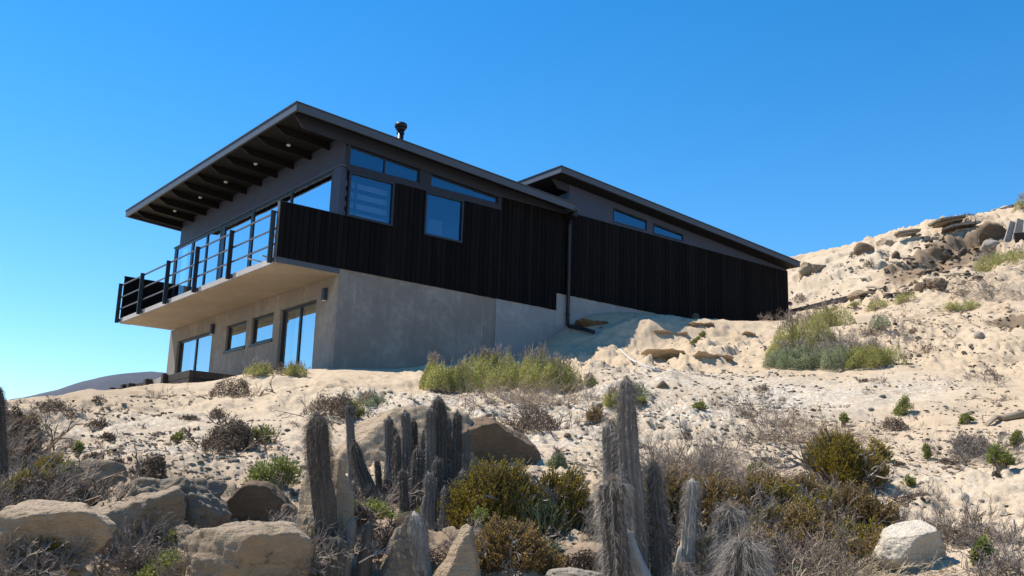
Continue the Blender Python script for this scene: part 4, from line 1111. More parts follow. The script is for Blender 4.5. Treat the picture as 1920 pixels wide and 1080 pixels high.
def clump_points(n, w, d, h, g, nc=9, shell=0.55, low=0.0):
    """points on the skins of several overlapping lumps that together make an uneven mound, and their outward directions"""
    a = g.uniform(0, 2 * math.pi, nc); q = np.sqrt(g.uniform(0, 1, nc)) * 0.72
    cx, cy = q * np.cos(a) * w / 2, q * np.sin(a) * d / 2
    cz = h * (1 - q ** 2) * g.uniform(0.35, 0.72, nc) + low * h
    rr = g.uniform(0.20, 0.36, nc)
    k = g.integers(0, nc, n); u = rdir(n, g); u[:, 2] = np.abs(u[:, 2]) * 0.9 + 0.1 * u[:, 2]
    s = g.uniform(shell, 1.0, n)[:, None]
    R = rr[k][:, None] * np.array([[w * 0.85, d * 0.85, h * 1.1]])
    P = np.stack([cx[k], cy[k], cz[k]], 1) + u * R * s
    P[:, 2] *= h / np.percentile(P[:, 2], 96)
    P[:, 2] = np.maximum(P[:, 2], -0.05 * h)
    return P, u, np.stack([cx, cy, cz], 1)
def mound_points(n, w, d, h, g, fill=0.0):
    """points through a low dome whose surface is lumpy and reaches the ground all round"""
    a = g.uniform(0, 2 * math.pi, n); r = np.sqrt(g.random(n)); so = g.uniform(0, 99)
    edge = 0.82 + 0.8 * noise2(np.cos(a) * 1.8 + so, np.sin(a) * 1.8)
    x, y = r * np.cos(a) * edge, r * np.sin(a) * edge
    f = max(w, d) / max(h, 0.05)
    lump = 0.80 + 0.66 * noise2(x * (1.6 + 0.8 * f) + so, y * (1.6 + 0.8 * f) + so, 7) + 0.45 * noise2(x * 9 + so, y * 9, 8)
    H = h * (1 - r ** 4) ** 0.6 * lump
    t = fill + (1 - fill) * g.random(n) ** 0.45
    P = np.stack([x * w / 2, y * d / 2, H * t], 1)
    u = unit(np.stack([x / (w / 2) * h, y / (d / 2) * h, np.full(n, 0.55)], 1))
    P[:, 2] *= h / np.percentile(P[:, 2], 99)
    return P, u, None
def twigs_vf(n0, w, d, h, g, lev=2, kids=5, r=0.006, spread=0.9, up=0.5, curl=0.35, base=0.35):
    """a crown of branching bare twigs"""
    P0 = np.stack([g.normal(size=n0) * w * base * 0.4, g.normal(size=n0) * d * base * 0.4, np.full(n0, -0.03)], 1)
    D = unit(np.stack([g.normal(size=n0) * spread * w, g.normal(size=n0) * spread * d, np.abs(g.normal(size=n0)) * h * 0.6 + up * h], 1))
    L = g.uniform(0.55, 1.0, n0) / np.maximum.reduce([np.abs(D[:, 0]) / (w * 0.5), np.abs(D[:, 1]) / (d * 0.5), D[:, 2] / h])
    L = np.minimum(L, 1.3 * max(w, h))
    vfs = []
    cur = (P0, D, L, r * g.choice([1.0, 1.4, 2.6], n0, p=[0.5, 0.3, 0.2])); tips = []
    for lv in range(lev + 1):
        P, Dd, Ln, R = cur; n = len(P)
        mid = P + unit(Dd + curl * 0.5 * rdir(n, g)) * (Ln * 0.5)[:, None]
        D2 = unit(Dd + curl * rdir(n, g)); end = mid + D2 * (Ln * 0.5)[:, None]
        vfs += [sticks_vf(P, mid, R, R * 0.8), sticks_vf(mid, end, R * 0.8, R * 0.45)]
        tips.append((end, D2))
        if lv < lev:
            k = np.repeat(np.arange(n), kids); t = g.uniform(0.35, 1.0, n * kids)[:, None]
            B_ = np.where(t < 0.5, P[k] + (mid[k] - P[k]) * t * 2, mid[k] + (end[k] - mid[k]) * (t * 2 - 1))
            nd = unit(D2[k] + 0.85 * rdir(n * kids, g) + np.array([[0, 0, 0.15]]))
            cur = (B_, nd, Ln[k] * g.uniform(0.25, 0.55, n * kids), R[k] * 0.62)
    V, F = cat(*vfs)
    return V, F, np.concatenate([t[0] for t in tips[1:]] or [tips[0][0]]), np.concatenate([t[1] for t in tips[1:]] or [tips[0][1]])

def shrub(style, px, py, wpx, hpx, label, group=None, seed=None, deep=0.8, dens=1.0, name=None, D=None, turn=0.0, sink=0.03):
    g = np.random.default_rng(seed if seed is not None else int(px * 7 + py * 13))
    P = G(px, py) if D is None else at(px, py, D)
    s = mpp(P); w, h = wpx * s, hpx * s; d = w * deep
    P = P + np.array([math.cos(YAW), math.sin(YAW), 0]) * d * 0.25
    P[2] = gz(P[0], P[1]) - sink * h if D is None else P[2]
    px1 = 1.875 * s                      # one pixel of the finished picture, in metres
    nm = name or {'leafy': 'shrub', 'mat': 'shrub', 'fresh': 'shrub', 'heath': 'heath_bush', 'rust': 'heath_bush', 'reed': 'reed_bush', 'twig': 'dry_shrub', 'greytwig': 'dry_shrub', 'dead': 'dead_shrub', 'yellow': 'creeper', 'grass': 'grass_tuft', 'pale': 'dry_shrub'}[style]
    root = thing(nm, label, {'shrub': 'shrub', 'heath_bush': 'bush', 'reed_bush': 'bush', 'dry_shrub': 'dry shrub', 'dead_shrub': 'dead shrub', 'creeper': 'creeper', 'grass_tuft': 'grass tuft'}.get(nm, 'shrub'), P, group)
    base = P
    def add(nme, V, F, mt):
        V = rotz(V, YR + turn)
        # follow the slope
        V = V.copy(); q = gz(base[0] + 0.3, base[1]) - gz(base[0] - 0.3, base[1]); q2 = gz(base[0], base[1] + 0.3) - gz(base[0], base[1] - 0.3)
        V[:, 2] += (V[:, 0] * np.clip(q / 0.6, -.6, .6) + V[:, 1] * np.clip(q2 / 0.6, -.6, .6)) * (0.8 if D is None else 0)
        o = part(nme, V + base, F, M[mt], root); o['kind'] = 'stuff'; return o
    area = (wpx * hpx) / 1000.0
    if style in ('leafy', 'mat', 'fresh'):
        n = int((760 * area + 420) * dens); L = max(0.95 * px1, 0.030)
        nc = 7 + int(area * 1.2)
        Pt, u, C = mound_points(n, w * 1.12, d, h * 0.74, g) if style != 'fresh' else clump_points(n, w * 1.2, d * 1.2, h * 0.9, g, 6 + int(area), 0.1, -0.22)
        A = unit(u * 0.7 + 0.7 * rdir(n, g) + np.array([[0, 0, 0.45]]))
        V, F = leaves_vf(Pt, A, L * g.uniform(0.7, 1.5, n), L * g.uniform(0.35, 0.6, n), g)
        add('foliage', V, F, {'leafy': 'leafgreen', 'mat': 'leafmat', 'fresh': 'leaffresh'}[style])
        k = g.integers(0, len(Pt), int(40 + 16 * area)); S0 = np.stack([g.normal(size=len(k)) * w * 0.12, g.normal(size=len(k)) * d * 0.12, np.full(len(k), 0.0)], 1)
        V, F = sticks_vf(S0, Pt[k], 0.006, 0.003); add('stems', V, F, 'twig')
        if style != 'fresh' and hpx > 24:
            m_ = int(24 + 12 * area); k = np.argsort(-Pt[:, 2] + g.normal(size=n) * h * 0.15)[:m_]
            T = Pt[k] + np.stack([g.normal(size=m_) * 0.05, g.normal(size=m_) * 0.05, g.uniform(0.05, 0.22, m_) * h + 0.03], 1)
            V, F = sticks_vf(Pt[k], T, 0.004, 0.003); add('flower_stalks', V, F, 'twig')
            kk = np.repeat(np.arange(m_), 7); Q = T[kk] - np.stack([np.zeros(len(kk)), np.zeros(len(kk)), g.uniform(0, .06, len(kk))], 1)
            V, F = leaves_vf(Q, rdir(len(kk), g) + [0, 0, .4], 0.9 * px1 * 0.8, 0.5 * px1, g); add('flower_heads', V, F, 'flower')
    elif style in ('heath', 'rust'):
        n = int((95 * area + 80) * dens); Pt, u, C = mound_points(n, w, d, h * 0.82, g)
        A = unit(u * 1.0 + np.array([[0, 0, 0.55]]) + 0.30 * rdir(n, g)); Ls = g.uniform(0.08, 0.17, n) * min(1, max(h, .35) / 0.6)
        kk = np.repeat(np.arange(n), 16); t = g.uniform(-0.2, 1, len(kk))[:, None]
        Q = Pt[kk] + A[kk] * t * Ls[kk][:, None]
        V, F = leaves_vf(Q, A[kk] * 0.9 + 0.75 * rdir(len(kk), g), np.maximum(0.8 * px1, 0.018) * g.uniform(0.8, 1.5, len(kk)), np.maximum(0.36 * px1, 0.008), g)
        add('foliage', V, F, 'leafolive' if style == 'heath' else 'leafrust')
        V, F = sticks_vf(Pt - A * Ls[:, None] * 0.5, Pt + A * Ls[:, None], 0.004, 0.002); add('shoots', V, F, 'twigdark')
        V, F, _, _ = twigs_vf(26, w * 0.9, d * 0.9, h * 0.8, g, 2, 4, 0.010, 0.9, 0.4); add('branches', V, F, 'twiggrey')
    elif style == 'reed':
        n = int((60 * area + 80) * dens)
        S0 = np.stack([g.normal(size=n) * w * 0.2, g.normal(size=n) * d * 0.2, np.zeros(n)], 1)
        A = unit(np.stack([g.normal(size=n) * 0.42, g.normal(size=n) * 0.42, np.ones(n)], 1)); L = h * g.uniform(0.55, 1.05, n)[:, None]
        mid = S0 + A * L * 0.55; end = mid + unit(A + 0.3 * rdir(n, g)) * L * 0.45
        V, F = cat(sticks_vf(S0, mid, 0.0055, 0.005), sticks_vf(mid, end, 0.005, 0.002)); add('reeds', V, F, 'leafreed')
        k = np.repeat(np.arange(n), 3); t = g.uniform(0.3, 1, len(k))[:, None]; Q = S0[k] + (end[k] - S0[k]) * t
        E2 = Q + unit(A[k] + 0.5 * rdir(len(k), g)) * h * 0.16
        V, F = sticks_vf(Q, E2, 0.004, 0.002); add('side_shoots', V, F, 'leafreed')
    elif style in ('twig', 'greytwig', 'pale'):
        n0 = int((15 + 9 * area) * dens)
        V, F, T, A = twigs_vf(n0, w, d, h, g, 2, 6, max(0.0028, 0.10 * px1), 1.0, 0.35, 0.45, 0.9)
        add('twigs', V, F, {'twig': 'twig', 'greytwig': 'twiggrey', 'pale': 'straw'}[style])
        k = g.integers(0, len(T), int(60 + 22 * area)); V, F = leaves_vf(T[k], A[k] + .6 * rdir(len(k), g), 0.7 * px1 + 0.006, 0.35 * px1 + .003, g)
        add('seed_heads', V, F, 'flower' if style != 'greytwig' else 'twig')
    elif style == 'dead':
        n = int((620 * area + 260) * dens); Pt, u, C = mound_points(n, w, d, h * 0.8, g)
        A = unit(u * 0.5 + rdir(n, g)); L = g.uniform(0.6, 1.6, n) * max(0.95 * px1, 0.022)
        V, F = leaves_vf(Pt, A, L, L * g.uniform(.3, .6, n), g); add('litter', V, F, 'twigdark')
        V, F, _, _ = twigs_vf(int(12 + 3 * area), w * 0.9, d * 0.9, h, g, 2, 4, 0.005, 1.0, 0.2, 0.5, 0.9); add('branches', V, F, 'twigdark')
    elif style == 'yellow':
        n = int((150 * area + 120) * dens); Pt, u, C = clump_points(n, w, d, h, g, 9 + int(area), 0.3)
        V, F = leaves_vf(Pt, unit(u + rdir(n, g) + [0, 0, .3]), g.uniform(0.8, 1.5, n) * max(1.2 * px1, 0.02), g.uniform(0.6, 1.0, n) * max(0.8 * px1, 0.015), g); add('foliage', V, F, 'leafyellow')
        V, F, _, _ = twigs_vf(14, w, d, h, g, 1, 4, 0.006, 1.0, 0.3, 0.5, 0.9); add('stems', V, F, 'twig')
    elif style == 'grass':
        n = int(60 + 30 * area)
        S0 = np.stack([g.normal(size=n) * w * 0.15, g.normal(size=n) * d * 0.15, np.zeros(n)], 1)
        A = unit(np.stack([g.normal(size=n) * 0.6, g.normal(size=n) * 0.6, np.ones(n)], 1)); L = h * g.uniform(0.4, 1.05, n)[:, None]
        V, F = sticks_vf(S0, S0 + A * L, 0.0035, 0.001); add('blades', V, F, 'straw')
    return root

S = shrub
# green shrubs below and beside the house
S('leafy', 832, 738, 150, 72, 'grey green shrub at the left end of the row under the concrete wall', 'green shrubs in front of the house', dens=2.0)
S('leafy', 915, 724, 150, 74, 'grey green shrub second from the left in the row under the wall', 'green shrubs in front of the house', dens=2.0)
S('leafy', 985, 728, 140, 86, 'tall flowering grey green shrub in the middle of the row under the wall', 'green shrubs in front of the house', dens=2.0)
S('leafy', 1046, 738, 100, 70, 'flowering shrub at the right end of the row beside the shadow', 'green shrubs in front of the house', dens=2.0)
S('leafy', 1500, 660, 120, 88, 'large rounded green shrub at the far corner of the black wall', 'green shrubs beside the black wall', dens=2.0)
S('leafy', 1556, 614, 84, 56, 'green shrub behind the large rounded one near the timber edging', 'green shrubs beside the black wall', dens=2.0)
S('mat', 1492, 692, 112, 56, 'low silvery green shrub below the large rounded one', 'low silvery shrubs on the slope', dens=2.0)
S('mat', 1568, 692, 120, 58, 'low silvery green shrub in the middle of the mat', 'low silvery shrubs on the slope', dens=2.0)
S('leafy', 1640, 690, 116, 56, 'low green shrub at the right end of the mat on the slope', 'low silvery shrubs on the slope', dens=2.0)
S('mat', 1452, 688, 40, 18, 'tiny silvery tuft at the left end of the mat', 'low silvery shrubs on the slope')
S('leafy', 1648, 582, 54, 28, 'small green shrub by the right end of the timber edging')
S('leafy', 1698, 568, 46, 26, 'thin green shrub below the slumped bank')
S('fresh', 1606, 582, 34, 14, 'flat bright green tuft left of the small shrub by the edging')
S('mat', 1652, 618, 44, 32, 'half dry green tuft in the middle of the right slope')
S('leafy', 1790, 586, 42, 24, 'left one of two small green tufts on the open sand at right')
S('leafy', 1822, 582, 40, 24, 'right one of two small green tufts on the open sand at right')
S('leafy', 1862, 502, 90, 46, 'dense green shrub below the leaning planks on the hill', dens=2.0)
S('leafy', 1915, 486, 70, 36, 'dense green shrub at the right edge below the dark panel', dens=2.0)
S('leafy', 1921, 394, 36, 32, 'green bush on the skyline at the top right corner')
S('leafy', 1104, 726, 28, 26, 'small dark green tuft right of the flowering shrub row')
S('mat', 1192, 750, 42, 36, 'olive green tuft right of the tall cactus top')
S('leafy', 1150, 772, 38, 44, 'grey green shrub directly left of the tall cactus top')
S('fresh', 1200, 766, 24, 16, 'flat green tuft low on the right of the tall cactus top')
S('rust', 1114, 796, 32, 34, 'small reddish green tuft left of the tall cactus')
S('mat', 1046, 878, 42, 40, 'pale green round tuft right of the shadowed boulder')
S('fresh', 512, 928, 96, 58, 'bright green leafy plant between the brown faced boulder and the leaning slab')
S('leafy', 484, 706, 50, 32, 'left one of two green shrubs before the right sliding door')
S('leafy', 548, 706, 52, 30, 'right one of two green shrubs before the right sliding door')
S('fresh', 1316, 770, 34, 14, 'low green tuft in the gravel right of the white stone')
S('fresh', 1696, 778, 32, 32, 'single bright green leafy plant on the gravel at right')
S('fresh', 1584, 802, 18, 24, 'thin green sprig beside the pale dry twigs')
S('fresh', 1816, 796, 26, 18, 'small green tuft left of the driftwood branch')
S('fresh', 1738, 862, 18, 24, 'thin green sprig right of the olive bush')
S('fresh', 1882, 880, 44, 44, 'straggly green plant at the right edge below the driftwood')
S('fresh', 1908, 842, 26, 30, 'green sprig at the right edge under the driftwood')
S('fresh', 1420, 898, 34, 22, 'green tuft above the rusty heath')
S('fresh', 1706, 912, 18, 14, 'tiny green sprig left of a dry tuft below the olive bush')
S('fresh', 330, 832, 20, 16, 'tiny green tuft left of the dark dead clump')
S('fresh', 144, 850, 26, 16, 'tiny green tuft on the left slope')
S('fresh', 660, 788, 44, 34, 'green sprays between the dead clump and the cactus tops')
S('mat', 690, 762, 60, 30, 'faded green tuft right of the dead clump above the boulder')
S('mat', 832, 778, 40, 18, 'low faded tuft in front of the shrub row')
for q in ((1308, 640), (1320, 632), (1300, 648)): S('fresh', q[0], q[1], 14, 8, 'tiny green tuft growing on the sand mound', 'tiny tufts on the mound')
# olive and rusty heath
S('heath', 930, 1004, 190, 126, 'big olive bush left half, right of the cactus row', seed=5)
S('heath', 1042, 1004, 170, 112, 'olive bush right half, against the hairy cactus')
S('reed', 1008, 1012, 110, 84, 'pale green reedy bush in front of the big olive bush', dens=1.0)
S('rust', 950, 1060, 130, 80, 'rusty brown heath below the big olive bush')
S('mat', 1030, 1052, 60, 34, 'grey green tuft below the reedy bush')
S('rust', 1022, 1075, 60, 36, 'rusty tuft at the bottom edge below the reedy bush')
S('heath', 1590, 914, 140, 88, 'round dark olive bush standing alone on the sand at right', dens=2.2)
S('heath', 1650, 868, 36, 44, 'small olive branch on the right flank of the round olive bush')
S('greytwig', 1632, 916, 66, 44, 'bare grey twigs on the shaded side of the round olive bush')
S('rust', 1440, 960, 150, 76, 'rusty heath at the top of the dry thicket')
S('rust', 1510, 950, 110, 60, 'rusty heath right of the highest part of the dry thicket')
S('heath', 1512, 1000, 50, 60, 'olive sprig in the middle of the dry thicket')
S('rust', 1610, 975, 110, 60, 'rusty heath at the right end of the dry thicket')
S('heath', 1612, 1050, 110, 66, 'olive bush left of the white boulder')
S('greytwig', 1480, 1020, 150, 80, 'dense grey twig shrub in the middle of the dry thicket', dens=0.9)
S('greytwig', 1560, 1012, 110, 66, 'grey twig shrub right of the middle of the dry thicket', dens=0.9)
S('greytwig', 1460, 1085, 170, 90, 'grey twig shrub at the bottom edge beside the spiky cactus', dens=1.0)
S('pale', 1600, 1090, 170, 70, 'straw coloured dry shrub at the bottom left of the white boulder', dens=1.0)
S('twig', 1545, 1080, 130, 90, 'brown dry shrub at the bottom of the thicket', dens=0.9)
S('twig', 1300, 940, 170, 100, 'brown dry shrub behind the slim cacti', dens=1.6)
S('rust', 1250, 1000, 90, 120, 'rusty dry stalks between the tall cactus and its neighbour')
S('rust', 1345, 1000, 90, 110, 'rusty dry stalks right of the white stemmed cactus')
S('twig', 1370, 920, 150, 60, 'brown dry twigs on the sand above the thicket', dens=1.3)
S('pale', 1330, 1075, 70, 90, 'pale green grey stalks between the white stemmed and spiky cacti')
S('mat', 1322, 1072, 48, 70, 'soft green plant beside the white cactus wood')
S('rust', 1400, 990, 120, 80, 'rusty brown heath at the left of the dry thicket above the spiky crown')
S('dead', 1490, 1040, 170, 70, 'dark brown dead tangle added as core shadow deep in the dry thicket')  # dark mass that paints shade into the heart of the thicket
S('heath', 1560, 985, 70, 50, 'olive tuft near the top right of the dry thicket')
S('rust', 1530, 1040, 130, 80, 'rusty brown heath in the lower middle of the dry thicket')
S('heath', 1450, 1010, 60, 50, 'small olive tuft left of the middle of the dry thicket')
S('dead', 1330, 985, 120, 80, 'dark brown tangle added as shadow between the slim cacti')  # dark filler standing for shadow among the dry stalks
S('rust', 1660, 1000, 60, 44, 'rusty tuft touching the top of the white boulder')
# dry grey and brown shrubs on the slope
S('twig', 1000, 768, 170, 62, 'pale brown dry shrub below the green row')
S('dead', 1000, 812, 130, 54, 'dark dead shrub above the round brown boulder')
S('greytwig', 1416, 776, 90, 44, 'dark grey dry shrub alone on the gravel')
S('twig', 1520, 832, 150, 62, 'wide pale brown dry shrub above the round olive bush')
S('twig', 1470, 800, 90, 40, 'thin dry twigs left of the wide pale brown shrub')
S('dead', 1682, 808, 56, 28, 'dark dead clump right of the pale brown shrub')
S('greytwig', 1624, 668, 118, 52, 'grey dry shrub above the silvery mat')
S('greytwig', 1560, 664, 70, 40, 'grey dry twigs between the green shrubs')
S('greytwig', 1690, 632, 80, 34, 'low grey dry twigs right of the half dry tuft')
S('greytwig', 1876, 562, 118, 40, 'wide grey dry shrub on the right slope below the green shrubs', dens=1.5)
S('dead', 1806, 556, 40, 20, 'brown dead clump left of the wide grey shrub')
S('greytwig', 1862, 718, 70, 24, 'low grey dry shrub on the right sand')
S('greytwig', 1838, 858, 120, 56, 'grey dry shrub below the driftwood', dens=1.3)
S('dead', 1820, 850, 70, 34, 'dark dead twigs left of the driftwood')
S('twig', 1798, 1010, 104, 66, 'brown dry shrub above and right of the white boulder', dens=1.5)
S('greytwig', 1872, 1020, 100, 44, 'grey dry twigs at the right edge above the bottom corner')
S('greytwig', 1878, 1085, 100, 70, 'grey dry shrub in the bottom right corner')
S('fresh', 1850, 1060, 36, 44, 'green sprig in the grey shrub of the bottom right corner')
S('twig', 1740, 930, 60, 36, 'small brown dry tuft below the olive bush')
S('dead', 1632, 500, 26, 18, 'round dry tuft on the far slope behind the house')
S('dead', 1604, 480, 26, 12, 'small dry tuft near the skyline behind the house')
S('dead', 1500, 566, 30, 14, 'dry tuft beside the far corner of the house')
S('twig', 1552, 596, 60, 24, 'dry brown fringe behind the green shrub by the wall')
S('twig', 1470, 604, 60, 28, 'dry flowering fringe against the end of the black wall')
S('dead', 432, 744, 92, 48, 'dark matted dead clump just below the two green shrubs', dens=1.3)
S('dead', 520, 700, 90, 24, 'dry dark litter under the two green shrubs')
S('dead', 430, 846, 124, 66, 'wide dark dead shrub in the middle of the left slope', dens=1.3)
S('fresh', 488, 832, 40, 26, 'green sprigs on the right end of the wide dead shrub')
S('dead', 625, 786, 118, 52, 'dark dead clump above the woolly cactus', dens=1.3)
S('dead', 404, 784, 34, 22, 'small dry tuft above the wide dead shrub')
S('twig', 286, 748, 46, 24, 'tan dry tuft below the timber posts')
S('dead', 180, 806, 44, 22, 'brown dry tuft on the left slope')
S('dead', 200, 828, 30, 16, 'small brown tuft below the other on the left slope')
S('dead', 284, 898, 62, 46, 'brown dead bush above the cracked grey boulder')
S('dead', 90, 772, 80, 34, 'dark dry scrub on the left crest')
S('dead', 210, 880, 50, 22, 'low dead scrub beside the flat grey rock')
# left edge
S('twig', 10, 880, 84, 96, 'tall brown dry shrub at the left edge of the photo', dens=2.2, deep=0.9)
S('dead', 14, 856, 110, 110, 'dark tangle under the tall shrub at the left edge', dens=1.4)
S('heath', 46, 812, 44, 36, 'small olive tuft right of the tall shrub at the left edge')
S('greytwig', 60, 972, 170, 92, 'grey dry shrub above the pale long boulder', dens=1.0)
S('greytwig', -10, 980, 130, 92, 'grey dry shrub cut off by the left edge', dens=0.9)
S('dead', 120, 985, 90, 70, 'dark dry tangle at the right end of the grey shrub')
S('heath', 88, 900, 52, 44, 'olive sprig on top of the grey dry shrub at left')
S('fresh', 124, 900, 34, 30, 'green sprig right of the olive one at left')
S('greytwig', 24, 1085, 130, 66, 'pale grey bush in the bottom left corner', dens=2.0)
S('heath', 84, 1058, 62, 38, 'yellow brown tuft on the pale long boulder')
S('greytwig', 240, 1075, 110, 80, 'grey fuzzy dead plants between the two pale boulders', dens=1.5)
S('yellow', 285, 1092, 120, 44, 'yellow green leafy creeper at the bottom left')
S('yellow', 320, 1040, 34, 22, 'yellow green sprig on the edge of the large pale boulder')
S('greytwig', 470, 1085, 180, 70, 'grey dry shrub in front of the large pale boulder', dens=1.6)
S('greytwig', 545, 1060, 70, 70, 'grey twigs at the foot of the tall woolly cactus')
S('yellow', 590, 1050, 34, 60, 'yellow green sprigs beside the foot of the tall woolly cactus')
for q in ((60, 985, 190, 80, 'dark brown dead tangle under the grey dry shrub at left'), (640, 1010, 130, 40, 'dark litter at the foot of the tall woolly cactus'), (740, 1050, 140, 50, 'dark litter around the grey upright stone'),
          (690, 945, 130, 34, 'dark litter below the thin cacti'), (865, 1090, 110, 50, 'dark litter right of the pointed stone'), (1105, 1075, 110, 40, 'dark litter left of the hairy cactus'),
          (1235, 1050, 90, 70, 'dark tangle between the tallest and the slim cactus'), (470, 1000, 90, 30, 'dark litter behind the large pale boulder'), (250, 1030, 120, 50, 'dark litter between the cracked and the long boulder'), (920, 905, 120, 30, 'dark litter below the round brown boulder')):
    S('dead', q[0], q[1], q[2], q[3], q[4], dens=1.2)
for q in ((735, 800, 52, 24, 'greyish green tuft on the crown of the broad boulder'), (628, 1030, 30, 44, 'yellow green sprig right of the tall woolly cactus foot'), (760, 1000, 44, 30, 'yellow green leaves between the stumps'), (900, 1000, 30, 40, 'yellow green sprig before the left olive bush'), (655, 985, 36, 36, 'yellow green leaves left of the creeper')):
    S('mat' if 'greyish' in q[4] else 'yellow', q[0], q[1], q[2], q[3], q[4])
for q in (('heath', 20, 968, 90, 56, 'olive scrub at the left edge above the edge slab'), ('rust', 110, 962, 80, 50, 'rusty scrub right of the olive scrub at left'), ('mat', 150, 940, 50, 34, 'pale green tuft above the tilted pale block'),
          ('rust', 1650, 1068, 80, 56, 'rusty scrub at the left foot of the white boulder'), ('heath', 1470, 965, 80, 50, 'olive tuft at the top of the dry thicket'), ('mat', 1400, 1050, 60, 50, 'grey green tuft right of the spiky crown'),
          ('rust', 1420, 1070, 110, 70, 'rusty scrub at the bottom edge behind the spiky crown'), ('heath', 985, 985, 150, 92, 'olive bush middle, joining both halves'), ('rust', 1290, 975, 110, 70, 'rusty scrub behind the white stemmed cactus')):
    S(q[0], q[1], q[2], q[3], q[4], q[5], dens=1.2)
# growth among the cacti
S('yellow', 700, 980, 86, 44, 'yellow green creeper below the leaning woolly cactus')
S('yellow', 668, 930, 40, 50, 'yellow green leaves between the tall woolly and leaning cacti')
S('yellow', 745, 905, 50, 40, 'yellow green leaves at the foot of the thin cactus')
S('yellow', 830, 972, 50, 30, 'yellow green sprig under the short woolly cactus')
S('yellow', 872, 985, 34, 60, 'yellow green climber on the left of the olive bush')
S('yellow', 790, 985, 36, 26, 'yellow green leaves behind the pointed stone')
S('greytwig', 700, 960, 110, 70, 'grey tangled twigs behind the short stumps', dens=1.4)
S('dead', 790, 960, 130, 60, 'dark dead litter at the feet of the cactus row', dens=1.2)
S('twig', 850, 1040, 90, 60, 'brown dry stalks right of the hairy stump')
S('twig', 1210, 900, 60, 40, 'dry twigs above the second slim cactus')
S('greytwig', 1120, 1010, 60, 90, 'grey twigs left of the hairy cactus')
for k in range(64):
    x0, x1, y0, y1, where = ((1560, 1900, 720, 960, 'on the gravel around the olive bush'), (100, 560, 750, 890, 'on the left slope'), (1080, 1560, 720, 900, 'on the gravel right of centre'), (1560, 1900, 560, 720, 'on the open sand right of the house'))[k % 4]
    st = ('twig', 'dead', 'twig')[k % 3]
    S(st, rnd.uniform(x0, x1), rnd.uniform(y0, y1), rnd.uniform(16, 44), rnd.uniform(7, 16), ('tiny pale dry tuft ' if st == 'twig' else 'tiny dark dead tuft ') + where, ('pale dry tufts ' if st == 'twig' else 'dark dead tufts ') + where, dens=0.7)

# ------------------------------------------------------------------ cacti
def column_vf(P0, P1, r, ribs=11, rows=26, taper=0.8, tip=0.35, bend=(0, 0), depth=0.16, seed=0, flat=1.0):
    """a ribbed column from P0 to P1 with a rounded, narrowing top"""
    P0, P1 = np.array(P0, float), np.array(P1, float); ax = P1 - P0; L = np.linalg.norm(ax); T = ax / L
    A = np.array([_r[0], _r[1], 0.0]); A -= T * (A @ T); A /= np.linalg.norm(A); Bv = np.cross(T, A)
    seg = ribs * 4; V = []
    g = np.random.default_rng(seed)
    for i in range(rows + 1):
        t = i / rows
        rr = r * (1 + (taper - 1) * t)
        if t > 1 - tip: rr *= math.sqrt(max(0.012, 1 - ((t - 1 + tip) / tip) ** 2.4))
        rr *= 1 + 0.22 * float(noise2([t * 4], [seed * 1.7])[0]) + 0.12 * float(noise2([t * 13], [seed * 2.9])[0])
        C = P0 + ax * t + A * r * 0.5 * float(noise2([t * 2.6], [seed * 3.1])[0]) + A * bend[0] * math.sin(t * math.pi * 0.5) ** 2 + Bv * bend[1] * t * t
        for k in range(seg):
            w = 2 * math.pi * k / seg
            q = rr * (1 + depth * math.cos(w * ribs) + 0.05 * float(_hash(np.array([k // 4]), np.array([i // 3]), np.array([seed]), 5)[0] - .5))
            V.append(C + q * (math.cos(w) * A + math.sin(w) * Bv * flat))
    F = [[i * seg + k, i * seg + (k + 1) % seg, (i + 1) * seg + (k + 1) % seg, (i + 1) * seg + k] for i in range(rows) for k in range(seg)]
    F.append([rows * seg + k for k in range(seg)])
    return np.array(V), F, (P0, ax, A, Bv, L, seg, rows)
def hairs_vf(P, D, L, w, droop, g, segs=2, curl=0.25):
    """thin curved hairs: narrow ribbons that start along D and droop"""
    n = len(P); L = np.broadcast_to(np.asarray(L, float), (n,))[:, None]
    pts = [P]; d = unit(D)
    for k in range(segs):
        d = unit(d + np.array([[0, 0, -droop]]) * (k + 0.4) + curl * rdir(n, g))
        pts.append(pts[-1] + d * L / segs)
    Sd = unit(np.cross(d, rdir(n, g)))
    V = []
    for k, p in enumerate(pts):
        ww = w * (1 - 0.8 * k / segs) * 0.5
        V += [p - Sd * ww, p + Sd * ww]
    V = np.stack(V, 1).reshape(-1, 3)
    b = np.arange(n)[:, None] * (2 * (segs + 1))
    F = np.concatenate([b + np.array([[2 * k, 2 * k + 1, 2 * k + 3, 2 * k + 2]]) for k in range(segs)])
    return V, F
